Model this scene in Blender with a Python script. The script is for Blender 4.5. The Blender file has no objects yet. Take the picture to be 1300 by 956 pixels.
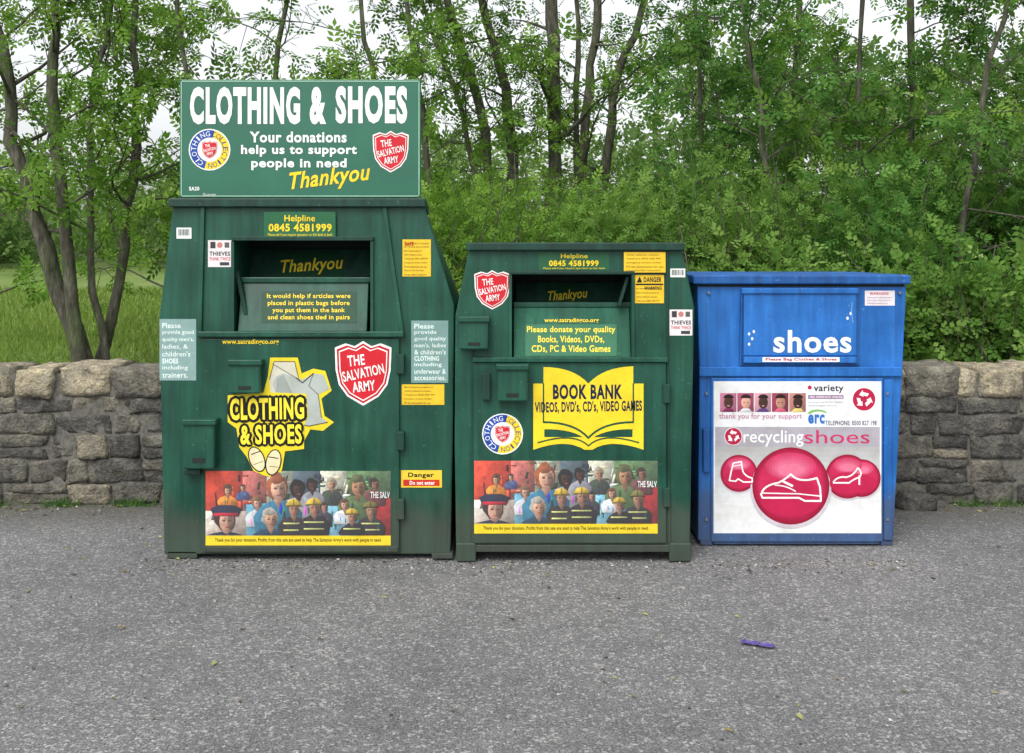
import bpy, bmesh, math, random
import numpy as np
from mathutils import Vector, Matrix, noise

scene = bpy.context.scene
F = 1264.0; CD = 4.86; CH = 1.5; HZ = 320.0
def W(px, py, y=0.0):
    d = CD + y
    return Vector(((px-650)/F*d, y, CH-(py-HZ)/F*d))

def lin(c):
    out = []
    for v in c[:3]:
        v = max(0, min(255, v))/255.0
        out.append(v/12.92 if v <= 0.04045 else ((v+0.055)/1.055)**2.4)
    return (out[0], out[1], out[2], 1.0)

# ------------------------------------------------------------------ materials
def newmat(name):
    m = bpy.data.materials.new(name); m.use_nodes = True
    nt = m.node_tree
    b = nt.nodes.get("Principled BSDF")
    return m, nt, b
def N(nt, t, **kw):
    n = nt.nodes.new(t)
    for k, v in kw.items():
        setattr(n, k, v)
    return n
def noise_n(nt, scale, detail=4, rough=0.6, vec=None):
    n = N(nt, 'ShaderNodeTexNoise')
    n.inputs['Scale'].default_value = scale
    n.inputs['Detail'].default_value = min(detail, 4)
    n.inputs['Roughness'].default_value = rough
    if vec is not None: nt.links.new(vec, n.inputs['Vector'])
    return n
def ramp(nt, fac, stops):
    r = N(nt, 'ShaderNodeValToRGB')
    el = r.color_ramp.elements
    while len(el) < len(stops): el.new(0.5)
    for e, (p, c) in zip(el, stops):
        e.position = p; e.color = c if len(c) == 4 else (*c, 1)
    nt.links.new(fac, r.inputs['Fac'])
    return r
def mixc(nt, fac, a, b, mode='MIX'):
    m = N(nt, 'ShaderNodeMix', data_type='RGBA', blend_type=mode)
    for sock, v in ((m.inputs[0], fac), (m.inputs[6], a), (m.inputs[7], b)):
        if hasattr(v, 'links'): nt.links.new(v, sock)
        else: sock.default_value = v
    return m.outputs[2]
def bump(nt, h, strength, dist, b, prev=None):
    bp = N(nt, 'ShaderNodeBump')
    bp.inputs['Strength'].default_value = strength
    bp.inputs['Distance'].default_value = dist
    nt.links.new(h, bp.inputs['Height'])
    if prev is not None: nt.links.new(prev, bp.inputs['Normal'])
    if b is not None: nt.links.new(bp.outputs[0], b.inputs['Normal'])
    return bp.outputs[0]

def paint_mat(name, col, dark, light, rough=0.38, low=0.35, spec=.35):
    m, nt, b = newmat(name)
    g = N(nt, 'ShaderNodeNewGeometry')
    mp = N(nt, 'ShaderNodeMapping'); mp.inputs['Scale'].default_value = (14, 14, 1.2)
    nt.links.new(g.outputs['Position'], mp.inputs['Vector'])
    st = noise_n(nt, 1.6, 4, 0.65, mp.outputs[0])
    bl = noise_n(nt, 3.0, 4, 0.6, g.outputs['Position'])
    r1 = ramp(nt, st.outputs['Fac'], [(0.35, dark), (0.55, col), (0.78, light)])
    r2 = ramp(nt, bl.outputs['Fac'], [(0.35, (0.75, 0.75, 0.75)), (0.65, (1.14, 1.14, 1.14))])
    c = mixc(nt, 1.0, r1.outputs[0], r2.outputs[0], 'MULTIPLY')
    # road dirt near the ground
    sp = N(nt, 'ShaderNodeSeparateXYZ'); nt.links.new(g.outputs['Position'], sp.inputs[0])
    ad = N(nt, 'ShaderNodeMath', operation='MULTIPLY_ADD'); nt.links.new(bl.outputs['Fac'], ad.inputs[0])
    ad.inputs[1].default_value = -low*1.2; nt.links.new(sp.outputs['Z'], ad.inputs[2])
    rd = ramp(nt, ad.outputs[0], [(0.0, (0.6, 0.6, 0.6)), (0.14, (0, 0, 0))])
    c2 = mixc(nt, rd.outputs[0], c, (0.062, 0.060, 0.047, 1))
    # chips and grimy runs
    ch = noise_n(nt, 55, 2, 0.5, g.outputs['Position'])
    rc = ramp(nt, ch.outputs['Fac'], [(0.68, (0, 0, 0)), (0.73, (0.55, 0.55, 0.55))])
    c3 = mixc(nt, rc.outputs[0], c2, (light[0]*1.8+0.03, light[1]*1.3+0.03, light[2]*1.3+0.03, 1))
    mp2 = N(nt, 'ShaderNodeMapping'); mp2.inputs['Scale'].default_value = (30, 30, .9); nt.links.new(g.outputs['Position'], mp2.inputs['Vector'])
    s2 = noise_n(nt, 1.0, 3, .7, mp2.outputs[0]); rs2 = ramp(nt, s2.outputs['Fac'], [(.56, (0, 0, 0)), (.72, (.45, .45, .45))])
    c3 = mixc(nt, rs2.outputs[0], c3, (dark[0]*.6+.014, dark[1]*.45+.010, dark[2]*.45+.010, 1))
    nt.links.new(c3, b.inputs['Base Color'])
    rr = ramp(nt, bl.outputs['Fac'], [(0.3, (rough-.08,)*3), (0.7, (rough+.18,)*3)])
    nt.links.new(rr.outputs[0], b.inputs['Roughness']); b.inputs['Specular IOR Level'].default_value = spec
    wv = noise_n(nt, 2.2, 1, 0.5, g.outputs['Position'])
    bump(nt, wv.outputs['Fac'], 0.4, 0.02, b)
    return m
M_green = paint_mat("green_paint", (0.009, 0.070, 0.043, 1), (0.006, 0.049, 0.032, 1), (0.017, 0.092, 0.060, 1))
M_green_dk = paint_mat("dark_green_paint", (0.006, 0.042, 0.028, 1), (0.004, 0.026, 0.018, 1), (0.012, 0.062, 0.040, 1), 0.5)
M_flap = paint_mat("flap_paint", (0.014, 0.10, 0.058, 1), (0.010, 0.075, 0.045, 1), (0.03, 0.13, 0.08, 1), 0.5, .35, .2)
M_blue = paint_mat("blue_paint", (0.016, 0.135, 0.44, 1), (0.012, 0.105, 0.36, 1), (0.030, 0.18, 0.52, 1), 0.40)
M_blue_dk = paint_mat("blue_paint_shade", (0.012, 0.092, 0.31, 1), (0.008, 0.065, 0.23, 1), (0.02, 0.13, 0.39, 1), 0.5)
def plain(name, col, rough=0.6, metal=0.0, nz=0.25, scale=30):
    m, nt, b = newmat(name)
    g = N(nt, 'ShaderNodeNewGeometry')
    n = noise_n(nt, scale, 4, 0.6, g.outputs['Position'])
    r = ramp(nt, n.outputs['Fac'], [(0.3, tuple(v*(1-nz) for v in col[:3])), (0.7, tuple(v*(1+nz) for v in col[:3]))])
    nt.links.new(r.outputs[0], b.inputs['Base Color'])
    b.inputs['Roughness'].default_value = rough
    b.inputs['Metallic'].default_value = metal
    return m
M_black = plain("dark_interior_and_lid_shadow", (0.006, 0.012, 0.009), 0.8)
M_steel = plain("galvanised_steel", (0.25, 0.26, 0.26), 0.45, 0.8)
M_signgreen = plain("sign_green", (0.012, 0.112, 0.066), 0.35, 0, 0.12, 4)

def print_mat(name, photo=False):
    m, nt, b = newmat(name)
    a = N(nt, 'ShaderNodeAttribute', attribute_name="Col")
    g = N(nt, 'ShaderNodeNewGeometry')
    n = noise_n(nt, 9, 4, 0.7, g.outputs['Position'])
    r = ramp(nt, n.outputs['Fac'], [(0.3, (0.78, 0.77, 0.73)), (0.6, (.95, .95, .95))])
    c = mixc(nt, 1.0, a.outputs['Color'], r.outputs[0], 'MULTIPLY')
    if photo:
        n2 = noise_n(nt, 32, 4, .7, g.outputs['Position'])
        r2 = ramp(nt, n2.outputs['Fac'], [(.30, (.45, .45, .48)), (.5, (.95, .95, .95)), (.7, (1.35, 1.3, 1.25))])
        c = mixc(nt, .8, c, r2.outputs[0], 'MULTIPLY')
        c = mixc(nt, .12, c, (.25, .26, .28, 1))
    nt.links.new(c, b.inputs['Base Color'])
    b.inputs['Roughness'].default_value = 0.45; b.inputs['Specular IOR Level'].default_value = .3
    return m
M_print = print_mat("printed_vinyl"); M_photo = print_mat("photographic_print", True)

# ------------------------------------------------------------------ helpers
def link(o):
    scene.collection.objects.link(o); return o
def empty(name, loc):
    e = bpy.data.objects.new(name, None); e.location = loc; e.empty_display_size = 0.3
    return link(e)
def parent(o, e):
    if e is not None:
        o.parent = e; o.matrix_parent_inverse = Matrix.Translation(-e.location)
def mesh_obj(name, verts, faces, mat, par=None, smooth=False):
    me = bpy.data.meshes.new(name)
    me.from_pydata([tuple(v) for v in verts], [], faces); me.update()
    if mat: me.materials.append(mat)
    if smooth:
        for p in me.polygons: p.use_smooth = True
    o = link(bpy.data.objects.new(name, me)); parent(o, par)
    return o
def bevel(o, w, seg=2):
    b = o.modifiers.new("bevel", 'BEVEL'); b.width = w; b.segments = seg; b.limit_method = 'ANGLE'; b.angle_limit = math.radians(25)
    return o
def prism(name, front, back, mat, par=None, bev=0.006):
    n = len(front)
    V = list(front)+list(back)
    Fc = [list(range(n)), list(range(2*n-1, n-1, -1))]
    for i in range(n):
        j = (i+1) % n
        Fc.append([i, i+n, j+n, j])
    o = mesh_obj(name, V, Fc, mat, par)
    bm = bmesh.new(); bm.from_mesh(o.data); bmesh.ops.recalc_face_normals(bm, faces=bm.faces); bm.to_mesh(o.data); bm.free()
    if bev: bevel(o, bev)
    return o
def pbox(name, x0, y0, x1, y1, yf, yb, mat, par=None, bev=0.004, taper=0):
    a = W(x0, y0, yf); c = W(x1, y1, yf)
    X0, X1, Z1, Z0 = a.x, c.x, a.z, c.z
    Z0 = max(Z0, 0.004) if Z0 < 0.02 else Z0
    fr = [Vector((X0+taper, yf, Z0+taper)), Vector((X1-taper, yf, Z0+taper)), Vector((X1-taper, yf, Z1-taper)), Vector((X0+taper, yf, Z1-taper))]
    bk = [Vector((X0, yb, Z0)), Vector((X1, yb, Z0)), Vector((X1, yb, Z1)), Vector((X0, yb, Z1))]
    return prism(name, fr, bk, mat, par, bev)
def cut(o, x0, y0, x1, y1, yf, depth, mat):
    a = W(x0, y0, yf); c = W(x1, y1, yf)
    cu = prism("cutter", [Vector((a.x, yf-0.2, c.z)), Vector((c.x, yf-0.2, c.z)), Vector((c.x, yf-0.2, a.z)), Vector((a.x, yf-0.2, a.z))],
               [Vector((a.x, yf+depth, c.z)), Vector((c.x, yf+depth, c.z)), Vector((c.x, yf+depth, a.z)), Vector((a.x, yf+depth, a.z))], mat, None, 0)
    m = o.modifiers.new("cut", 'BOOLEAN'); m.operation = 'DIFFERENCE'; m.object = cu; m.solver = 'EXACT'
    with_idx = len(o.modifiers)-1
    o.modifiers.move(with_idx, 0)
    bpy.context.view_layer.update()
    dg = bpy.context.evaluated_depsgraph_get()
    me = bpy.data.meshes.new_from_object(o.evaluated_get(dg))
    o.modifiers.clear(); o.data = me
    bpy.data.objects.remove(cu)
    return o

# ------------------------------------------------------------------ text
_tc = {}
def text_mesh(s, off, shear):
    k = (s, round(off, 4), round(shear, 3))
    if k in _tc: return _tc[k]
    cu = bpy.data.curves.new("t", 'FONT'); cu.body = s; cu.size = 1.0; cu.offset = off; cu.shear = shear
    cu.resolution_u = 3; cu.space_character = 1.0 + max(0, off)*3.2
    o = bpy.data.objects.new("t", cu); link(o)
    bpy.context.view_layer.update()
    dg = bpy.context.evaluated_depsgraph_get()
    me = bpy.data.meshes.new_from_object(o.evaluated_get(dg))
    V = [(v.co.x, v.co.y) for v in me.vertices]; Fc = [list(p.vertices) for p in me.polygons]
    bpy.data.objects.remove(o); bpy.data.curves.remove(cu); bpy.data.meshes.remove(me)
    _tc[k] = (V, Fc); return _tc[k]

class Print:
    def __init__(s, name, par, y=0.0, slope=None, step=0.0005, mat=None):
        s.name = name; s.par = par; s.y = y; s.slope = slope; s.step = step; s.mat = mat or M_print
        s.V = []; s.F = []; s.C = []; s.grad = 0.0
    def map(s, px, py, layer):
        o = 0.0015+layer*s.step
        if s.slope:
            (p0, ya, p1, yb) = s.slope
            A = W(px, p0, ya); B = W(px, p1, yb); t = (py-p0)/(p1-p0)
            v = A.lerp(B, t); d = (B-A); n = Vector((0, -abs(d.z), abs(d.y))).normalized()
            return v+n*o
        return W(px, py, s.y-o)
    def poly(s, pts, col, layer=0):
        b = len(s.V)
        for p in pts: s.V.append(s.map(p[0], p[1], layer))
        s.F.append(list(range(b, b+len(pts))))
        if s.grad:
            xs = [p[0] for p in pts]; ys = [p[1] for p in pts]; w = max(xs)-min(xs) or 1; h = max(ys)-min(ys) or 1
            cs = []
            for p in pts:
                f = 1+s.grad*((min(xs)+w/2-p[0])/w)+s.grad*.8*((min(ys)+h/2-p[1])/h)
                cs.append(lin(tuple(v*f for v in col)))
            s.C.append(cs)
        else: s.C.append([lin(col)]*len(pts))
    def rect(s, x0, y0, x1, y1, col, layer=0):
        s.poly([(x0, y1), (x1, y1), (x1, y0), (x0, y0)], col, layer)
    def ell(s, cx, cy, rx, ry, col, layer=0, a0=0, a1=360, n=28, rot=0):
        pts = []
        cr, sr = math.cos(math.radians(rot)), math.sin(math.radians(rot))
        for i in range(n+(a1-a0 < 360)):
            a = math.radians(a0+(a1-a0)*i/n)
            x, y = rx*math.cos(a), -ry*math.sin(a)
            pts.append((cx+x*cr-y*sr, cy+x*sr+y*cr))
        s.poly(pts, col, layer)
    def line(s, pts, w, col, layer=0):
        for a, b in zip(pts[:-1], pts[1:]):
            dx, dy = b[0]-a[0], b[1]-a[1]; L = math.hypot(dx, dy) or 1
            nx, ny = -dy/L*w/2, dx/L*w/2; e = w*.25/L; ex, ey = dx*e, dy*e
            layer += .01
            s.poly([(a[0]+nx-ex, a[1]+ny-ey), (b[0]+nx+ex, b[1]+ny+ey), (b[0]-nx+ex, b[1]-ny+ey), (a[0]-nx-ex, a[1]-ny-ey)], col, layer)
    def text(s, t, x0, y0, x1, y1, col, layer=1, bold=0.02, shear=0, rot=0, outline=None, ow=0.05):
        V, Fc = text_mesh(t, bold, shear)
        if not V: return
        xs = [v[0] for v in V]; ys = [v[1] for v in V]
        bx0, bx1, by0, by1 = min(xs), max(xs), min(ys), max(ys)
        sx = (x1-x0)/(bx1-bx0); sy = (y1-y0)/(by1-by0); cx, cy = (x0+x1)/2, (y0+y1)/2
        cr, sr = math.cos(math.radians(rot)), math.sin(math.radians(rot))
        def put(V, Fc, col, layer):
            b = len(s.V)
            for v in V:
                X = x0+(v[0]-bx0)*sx-cx; Y = y1-(v[1]-by0)*sy-cy
                s.V.append(s.map(cx+X*cr+Y*sr, cy-X*sr+Y*cr, layer))
            for f in Fc:
                s.F.append([i+b for i in f]); s.C.append([lin(col)]*len(f))
        if outline:
            k = 0
            for dx, dy in ((-1, 0), (1, 0), (0, -1), (0, 1), (-.7, -.7), (.7, .7), (-.7, .7), (.7, -.7)):
                VV = [(v[0]+dx*ow/sx*abs(sy)*1.0, v[1]+dy*ow) for v in V]
                put(VV, Fc, outline, layer-0.95+0.1*k); k += 1
        put(V, Fc, col, layer)
    def ringtext(s, t, cx, cy, r, h, col, layer, a0, a1, bold=0.03):
        n = len(t)
        for i, ch in enumerate(t):
            if ch == ' ': continue
            a = a0+(a1-a0)*i/(n-1)
            x = cx+r*math.cos(math.radians(a)); y = cy-r*math.sin(math.radians(a))
            w = h*(0.35 if ch == 'I' else 0.85)
            s.text(ch, x-w/2, y-h/2, x+w/2, y+h/2, col, layer, bold, 0, a-90)
    def done(s):
        me = bpy.data.meshes.new(s.name)
        me.from_pydata([tuple(v) for v in s.V], [], s.F); me.update()
        at = me.color_attributes.new("Col", 'FLOAT_COLOR', 'CORNER')
        arr = []
        for cs in s.C:
            for c in cs: arr.extend(c)
        at.data.foreach_set("color", arr)
        me.materials.append(s.mat)
        o = link(bpy.data.objects.new(s.name, me)); parent(o, s.par); return o

YEL = (238, 206, 38); WH = (234, 238, 236); RED = (200, 32, 46); BLK = (22, 24, 22)
def shield(P, x0, y0, x1, y1, L=0, rot=8):
    pts = [(-1, -.80), (-.62, -.93), (-.3, -.84), (0, -1), (.3, -.84), (.62, -.93), (1, -.80), (.97, -.1), (.86, .35), (.55, .72), (0, 1), (-.55, .72), (-.86, .35), (-.97, -.1)]
    cx, cy, rx, ry = (x0+x1)/2, (y0+y1)/2, (x1-x0)/2, (y1-y0)/2
    for k, (sc, c) in enumerate(((1, WH), (.93, (190, 25, 40)), (.86, WH), (.82, RED))):
        P.poly([(cx+p[0]*rx*sc, cy+p[1]*ry*sc) for p in reversed(pts)], c, L+k)
    P.text("THE", cx-rx*.55, cy-ry*.57, cx+rx*.05, cy-ry*.24, WH, L+4, .02, 0, rot)
    P.text("SALVATION", cx-rx*.74, cy-ry*.18, cx+rx*.74, cy+ry*.14, WH, L+4, .02, 0, rot+6)
    P.text("ARMY", cx-rx*.38, cy+ry*.24, cx+rx*.42, cy+ry*.56, WH, L+4, .02, 0, rot)
def roundel(P, cx, cy, r, L=0):
    P.ell(cx, cy, r, r, WH, L)
    P.ell(cx, cy, r*.94, r*.94, (30, 70, 160), L+1, 75, 255)
    P.ell(cx, cy, r*.94, r*.94, YEL, L+1, 255, 435)
    P.ell(cx, cy, r*.58, r*.58, WH, L+2)
    P.ringtext("CLOTHING", cx, cy, r*.76, r*.24, WH, L+2, 236, 96, .0)
    P.ringtext("COLLECTION", cx, cy, r*.76, r*.24, (25, 50, 120), L+2, 74, -88, .0)
    shield(P, cx-r*.40, cy-r*.46, cx+r*.40, cy+r*.46, L+3)

def collage(P, x0, y0, x1, y1, L=0):
    w, h = x1-x0, y1-y0
    def X(u): return x0+u*w
    def Y(v): return y0+v*h
    rnd = random.Random(5)
    P.rect(x0, y0, x1, y1, (110, 90, 95), L)
    P.grad = .5
    cells = [(0, 0, .2, .62, (182, 62, 42)), (.2, 0, .33, .5, (170, 96, 90)), (.33, 0, .47, .55, (136, 140, 126)), (.47, 0, .62, .45, (70, 84, 92)), (.62, 0, .76, .4, (176, 178, 160)),
             (.76, 0, 1, .42, (84, 112, 76)), (0, .62, .22, 1, (190, 176, 165)), (.22, .5, .42, 1, (86, 136, 156)), (.42, .45, .66, 1, (136, 92, 70)), (.66, .4, .84, 1, (108, 156, 176)), (.84, .42, 1, 1, (166, 44, 46))]
    for c in cells: P.rect(X(c[0]), Y(c[1]), X(c[2]), Y(c[3]), c[4], L+1)
    # out-of-focus background: bars, windows, panels
    for i in range(150):
        u, v = rnd.uniform(.01, .93), rnd.uniform(.01, .85)
        base = next((c for c in cells if c[0] <= u <= c[2] and c[1] <= v <= c[3]), cells[0])[4]
        k = rnd.choice([.4, .6, .8, 1.2, 1.4]); col = tuple(max(12, min(232, b*k+rnd.uniform(-18, 18))) for b in base)
        du, dv = rnd.choice([(.006, .16), (.05, .03), (.02, .08), (.012, .12), (.03, .05)])
        du *= rnd.uniform(.6, 1.4); dv *= rnd.uniform(.6, 1.4); sk = rnd.uniform(-.012, .012)
        u1, v1 = min(u+du, .985), min(v+dv, .985)
        P.poly([(X(u), Y(v1)), (X(u1), Y(v1)), (X(u1+sk if 0 < u1+sk < 1 else u1), Y(v)), (X(u+sk if 0 < u+sk < 1 else u), Y(v))], col, L+2+i*.01)
    LL = [L+4]
    def blob(cx, cy, rx, ry, col, l, j=.18, n=13, a0=0, a1=360):
        pts = []
        full = a1-a0 >= 360
        for i in range(n+(0 if full else 1)):
            a = math.radians(a0+(a1-a0)*i/n); q = 1+rnd.uniform(-j, j)
            pts.append((max(x0+.3, min(x1-.3, cx+rx*q*math.cos(a))), max(y0+.3, min(y1-.3, cy-ry*q*math.sin(a)))))
        P.poly(pts, col, l)
    def person(u, v, s, skin, hair, shirt, helmet=None, cap=None):
        l = LL[0]; LL[0] += .5
        cx, cy = X(u), Y(v); r = s*h; skin = tuple(c*.84 for c in skin); tl = rnd.uniform(-.25, .25)
        yb = min(Y(.99), cy+r*rnd.uniform(3.2, 4.5))
        cl = lambda x: max(x0+.5, min(x1-.5, x)); cY = lambda y: min(yb-.1, y)
        sl = rnd.uniform(-.25, .25)
        P.poly([(cl(cx-r*1.7), yb), (cl(cx+r*1.8), yb), (cl(cx+r*1.9), cY(cy+r*(2.1+sl))), (cl(cx+r*1.35), cY(cy+r*(1.35+sl))), (cl(cx+r*.35), cY(cy+r*.95)), (cl(cx-r*.4), cY(cy+r*.95)), (cl(cx-r*1.4), cY(cy+r*(1.35-sl))), (cl(cx-r*1.9), cY(cy+r*(2.1-sl)))], shirt, l)
        P.poly([(cl(cx-r*.35), cY(cy+r*.9)), (cl(cx+r*.4), cY(cy+r*.9)), (cl(cx+r*.1), cY(cy+r*1.7))][::-1], tuple(c*.75 for c in skin), l+.03)
        for q in range(5):
            fx = cx+rnd.uniform(-1.3, 1.3)*r; fy = cy+r*rnd.uniform(1.7, 3)
            if fy < yb-r*.5: blob(fx, fy, r*.12, r*.45, tuple(c*rnd.choice([.5, .7, 1.35]) for c in shirt), l+.05+q*.01, .3, 7)
        if not helmet: blob(cx-r*.06, cy-r*.12, r*.86, r*1.02, hair, l+.12, .12)
        P.ell(cx+r*.06, cy+r*.12, r*.60, r*.88, skin, l+.2, n=16, rot=tl*40)
        blob(cx+r*.36, cy+r*.20, r*.26, r*.6, tuple(c*.62 for c in skin), l+.23, .15, 10)
        blob(cx-r*.16, cy-r*.18, r*.24, r*.2, tuple(min(235, c*1.12) for c in skin), l+.24, .2, 8)
        blob(cx-r*.05, cy-r*.62, r*.62, r*.30, hair, l+.26, .25, 10)
        for e in (-.18, .30): P.ell(cx+e*r, cy+r*.05, r*.15, r*.09, tuple(c*.45 for c in skin), l+.3, n=8)
        P.ell(cx+r*.08, cy+r*.58, r*.20, r*.07, (136, 66, 62), l+.3, n=8)
        if helmet:
            P.ell(cx, cy-r*.32, r*.92, r*.80, helmet, l+.35, 0, 180, n=12)
            P.poly([(cx-r*1.05, cy-r*.18), (cx+r*1.1, cy-r*.24), (cx+r*.9, cy-r*.42), (cx-r*.9, cy-r*.38)], tuple(c*.5 for c in helmet), l+.4)
            P.poly([(cx-r*.12, cy-r*.36), (cx+r*.12, cy-r*.36), (cx+r*.08, cy-r*1.1), (cx-r*.08, cy-r*1.1)], tuple(c*.7 for c in helmet), l+.41)
            for q in (1.7, 2.5):
                if cy+r*(q+.3) < yb: P.rect(cl(cx-r*1.2), cy+r*q, cl(cx+r*1.2), cy+r*(q+.18), (176, 182, 110), l+.4)
        if cap:
            P.poly([(cx-r*1.0, cy-r*.3), (cx+r*1.0, cy-r*.3), (cx+r*1.3, cy-r*.95), (cx+r*.6, cy-r*1.22), (cx-r*.6, cy-r*1.22), (cx-r*1.3, cy-r*.95)], cap, l+.35)
            P.rect(cx-r*1.0, cy-r*.58, cx+r*1.0, cy-r*.32, (170, 30, 46), l+.4)
    person(.12, .30, .085, (200, 150, 120), (80, 56, 40), (196, 122, 50))
    person(.20, .26, .055, (204, 160, 130), (70, 50, 40), (70, 84, 130))
    person(.915, .20, .09, (150, 106, 84), (50, 42, 36), (100, 60, 60))
    person(.68, .20, .09, (190, 146, 116), (150, 140, 120), (60, 66, 60))
    person(.82, .24, .16, (180, 134, 100), (80, 84, 54), (82, 104, 66))
    person(.575, .22, .10, (90, 58, 44), (26, 20, 20), (130, 130, 140))
    person(.50, .28, .14, (70, 44, 34), (26, 20, 20), (150, 148, 152))
    person(.28, .50, .10, (200, 156, 134), (110, 84, 60), (180, 182, 186))
    person(.39, .26, .20, (222, 172, 146), (140, 80, 50), (50, 104, 130))
    person(.75, .52, .09, (200, 156, 130), (90, 66, 46), (196, 198, 202))
    person(.64, .56, .07, (190, 140, 116), (50, 40, 36), (60, 60, 70))
    person(.11, .76, .19, (214, 164, 140), (50, 34, 30), (32, 38, 66), cap=(34, 38, 60))
    person(.35, .74, .15, (210, 160, 130), (150, 146, 136), (40, 64, 86))
    person(.475, .58, .13, (180, 134, 108), (40, 30, 26), (46, 42, 40), helmet=(196, 166, 54))
    person(.585, .56, .13, (176, 130, 104), (40, 30, 26), (42, 38, 38), helmet=(200, 170, 60))
    person(.89, .60, .12, (180, 134, 108), (40, 30, 26), (46, 44, 44), helmet=(120, 110, 60))
    person(.79, .70, .11, (180, 134, 108), (40, 30, 26), (38, 34, 36), helmet=(190, 162, 60))
    P.grad = 0
    P.text("THE SALV", X(.89), Y(.32), X(.995), Y(.42), WH, L+14, .02)

# ================================================================== CLOTHING BANK
E1 = empty("clothing_donation_bank", Vector((-1.0, 0.5, 0)))
fr = [W(208, 704), W(572, 704), W(575, 560), W(577, 388), W(539, 262), W(219, 262), W(202, 400), W(205, 560)]
bk = []
for v, w in zip(fr, [1.0, 1.0, 1.0, .98, .885, .885, .98, 1.0]):
    xc = -1.0
    bk.append(Vector((xc+(v.x-xc)*w*0.985, 1.0, v.z)))
bk[4].x = -0.50; bk[5].x = -1.55
body = prism("steel_body", fr, bk, M_green, E1, 0.007)
cut(body, 297, 305, 470, 425, 0.0, 0.42, M_green)
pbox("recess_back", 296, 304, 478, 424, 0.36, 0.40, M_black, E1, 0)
a = W(216, 252); c = W(541, 262)
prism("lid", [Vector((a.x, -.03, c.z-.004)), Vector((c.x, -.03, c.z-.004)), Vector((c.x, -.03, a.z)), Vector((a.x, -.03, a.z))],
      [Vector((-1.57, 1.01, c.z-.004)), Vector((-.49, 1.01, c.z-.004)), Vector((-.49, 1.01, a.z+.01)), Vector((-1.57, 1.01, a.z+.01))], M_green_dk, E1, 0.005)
pbox("skid_left", 212, 700, 250, 709.5, 0.0, 1.0, M_green_dk, E1, 0.003)
pbox("skid_right", 548, 703, 575, 709.5, -0.03, 1.0, M_green_dk, E1, 0.003)
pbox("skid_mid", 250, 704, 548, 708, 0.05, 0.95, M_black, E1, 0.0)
def strip(name, pts, w, yf, yb, mat, par):
    for i, (p, q) in enumerate(zip(pts[:-1], pts[1:])):
        dx, dy = q[0]-p[0], q[1]-p[1]; L = math.hypot(dx, dy); nx, ny = -dy/L*w/2, dx/L*w/2
        P4 = [(p[0]+nx, p[1]+ny), (q[0]+nx, q[1]+ny), (q[0]-nx, q[1]-ny), (p[0]-nx, p[1]-ny)]
        f4 = [W(x, y, yf) for x, y in P4]
        prism(name, f4, [Vector((v.x, yb, v.z)) for v in f4], mat, par, 0.002)
strip("chute_frame_left", [(257, 263), (253, 428)], 5, -0.016, 0.01, M_green, E1)
strip("chute_frame_right", [(488, 263), (497, 330), (511, 428)], 5, -0.016, 0.01, M_green, E1)
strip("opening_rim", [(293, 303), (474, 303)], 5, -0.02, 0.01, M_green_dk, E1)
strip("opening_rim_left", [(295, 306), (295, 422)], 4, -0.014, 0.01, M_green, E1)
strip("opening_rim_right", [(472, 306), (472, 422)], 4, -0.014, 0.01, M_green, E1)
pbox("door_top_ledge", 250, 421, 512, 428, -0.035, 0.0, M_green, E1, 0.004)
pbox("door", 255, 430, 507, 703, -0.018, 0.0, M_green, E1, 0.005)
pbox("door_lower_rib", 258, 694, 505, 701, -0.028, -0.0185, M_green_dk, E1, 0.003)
for i, (y0, y1) in enumerate(((450, 475), (548, 572), (634, 660))):
    pbox("hinge_%d" % i, 503, y0, 513, y1, -0.035, 0.0, M_green_dk, E1, 0.004)
def slopebox(name, x0, x1, p0, ya, p1, yb, th, mat, par):
    A, B, C, D = W(x0, p1, yb), W(x1, p1, yb), W(x1, p0, ya), W(x0, p0, ya)
    A.x = D.x = (A.x+D.x)/2; B.x = C.x = (B.x+C.x)/2
    t = Vector((0, th, 0))
    return prism(name, [A, B, C, D], [A+t, B+t, C+t, D+t], mat, par, 0.004)
slopebox("chute_flap", 304, 467, 358, 0.08, 421, 0.01, 0.03, M_green, E1)
pbox("flap_lip", 304, 352, 470, 359, 0.068, 0.36, M_green, E1, 0.004)
slopebox("chute_back_plate", 318, 474, 316, 0.34, 352, 0.26, 0.02, M_green_dk, E1)
strip("chute_arm", [(300, 345), (312, 400)], 5, 0.03, 0.07, M_green_dk, E1)
def lockbox(name, x0, y0, x1, y1, d, par, y=-0.018):
    pbox(name, x0, y0, x1, y1, y-d, y+0.001, M_green, par, 0.008)
    pbox(name+"_hood", x0-1.5, y0-3, x1+1.5, y0+4, y-d-0.012, y+0.0, M_green, par, 0.004)
    pbox(name+"_slot", x0+(x1-x0)*.3, y1-(y1-y0)*.24, x1-(x1-x0)*.3, y1-(y1-y0)*.14, y-d-0.003, y-d+0.004, M_black, par, 0.0)
lockbox("lock_box_upper", 290, 460, 330, 500, 0.055, E1)
lockbox("lock_box_side", 232, 536, 272, 596, 0.085, E1, -0.001)
pbox("lock_box_plate", 232, 596, 254, 603, -0.05, 0.0, M_green_dk, E1, 0.003)
pbox("sign_board", 228, 101, 534, 251, 0.03, 0.06, M_signgreen, E1, 0.003)
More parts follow.
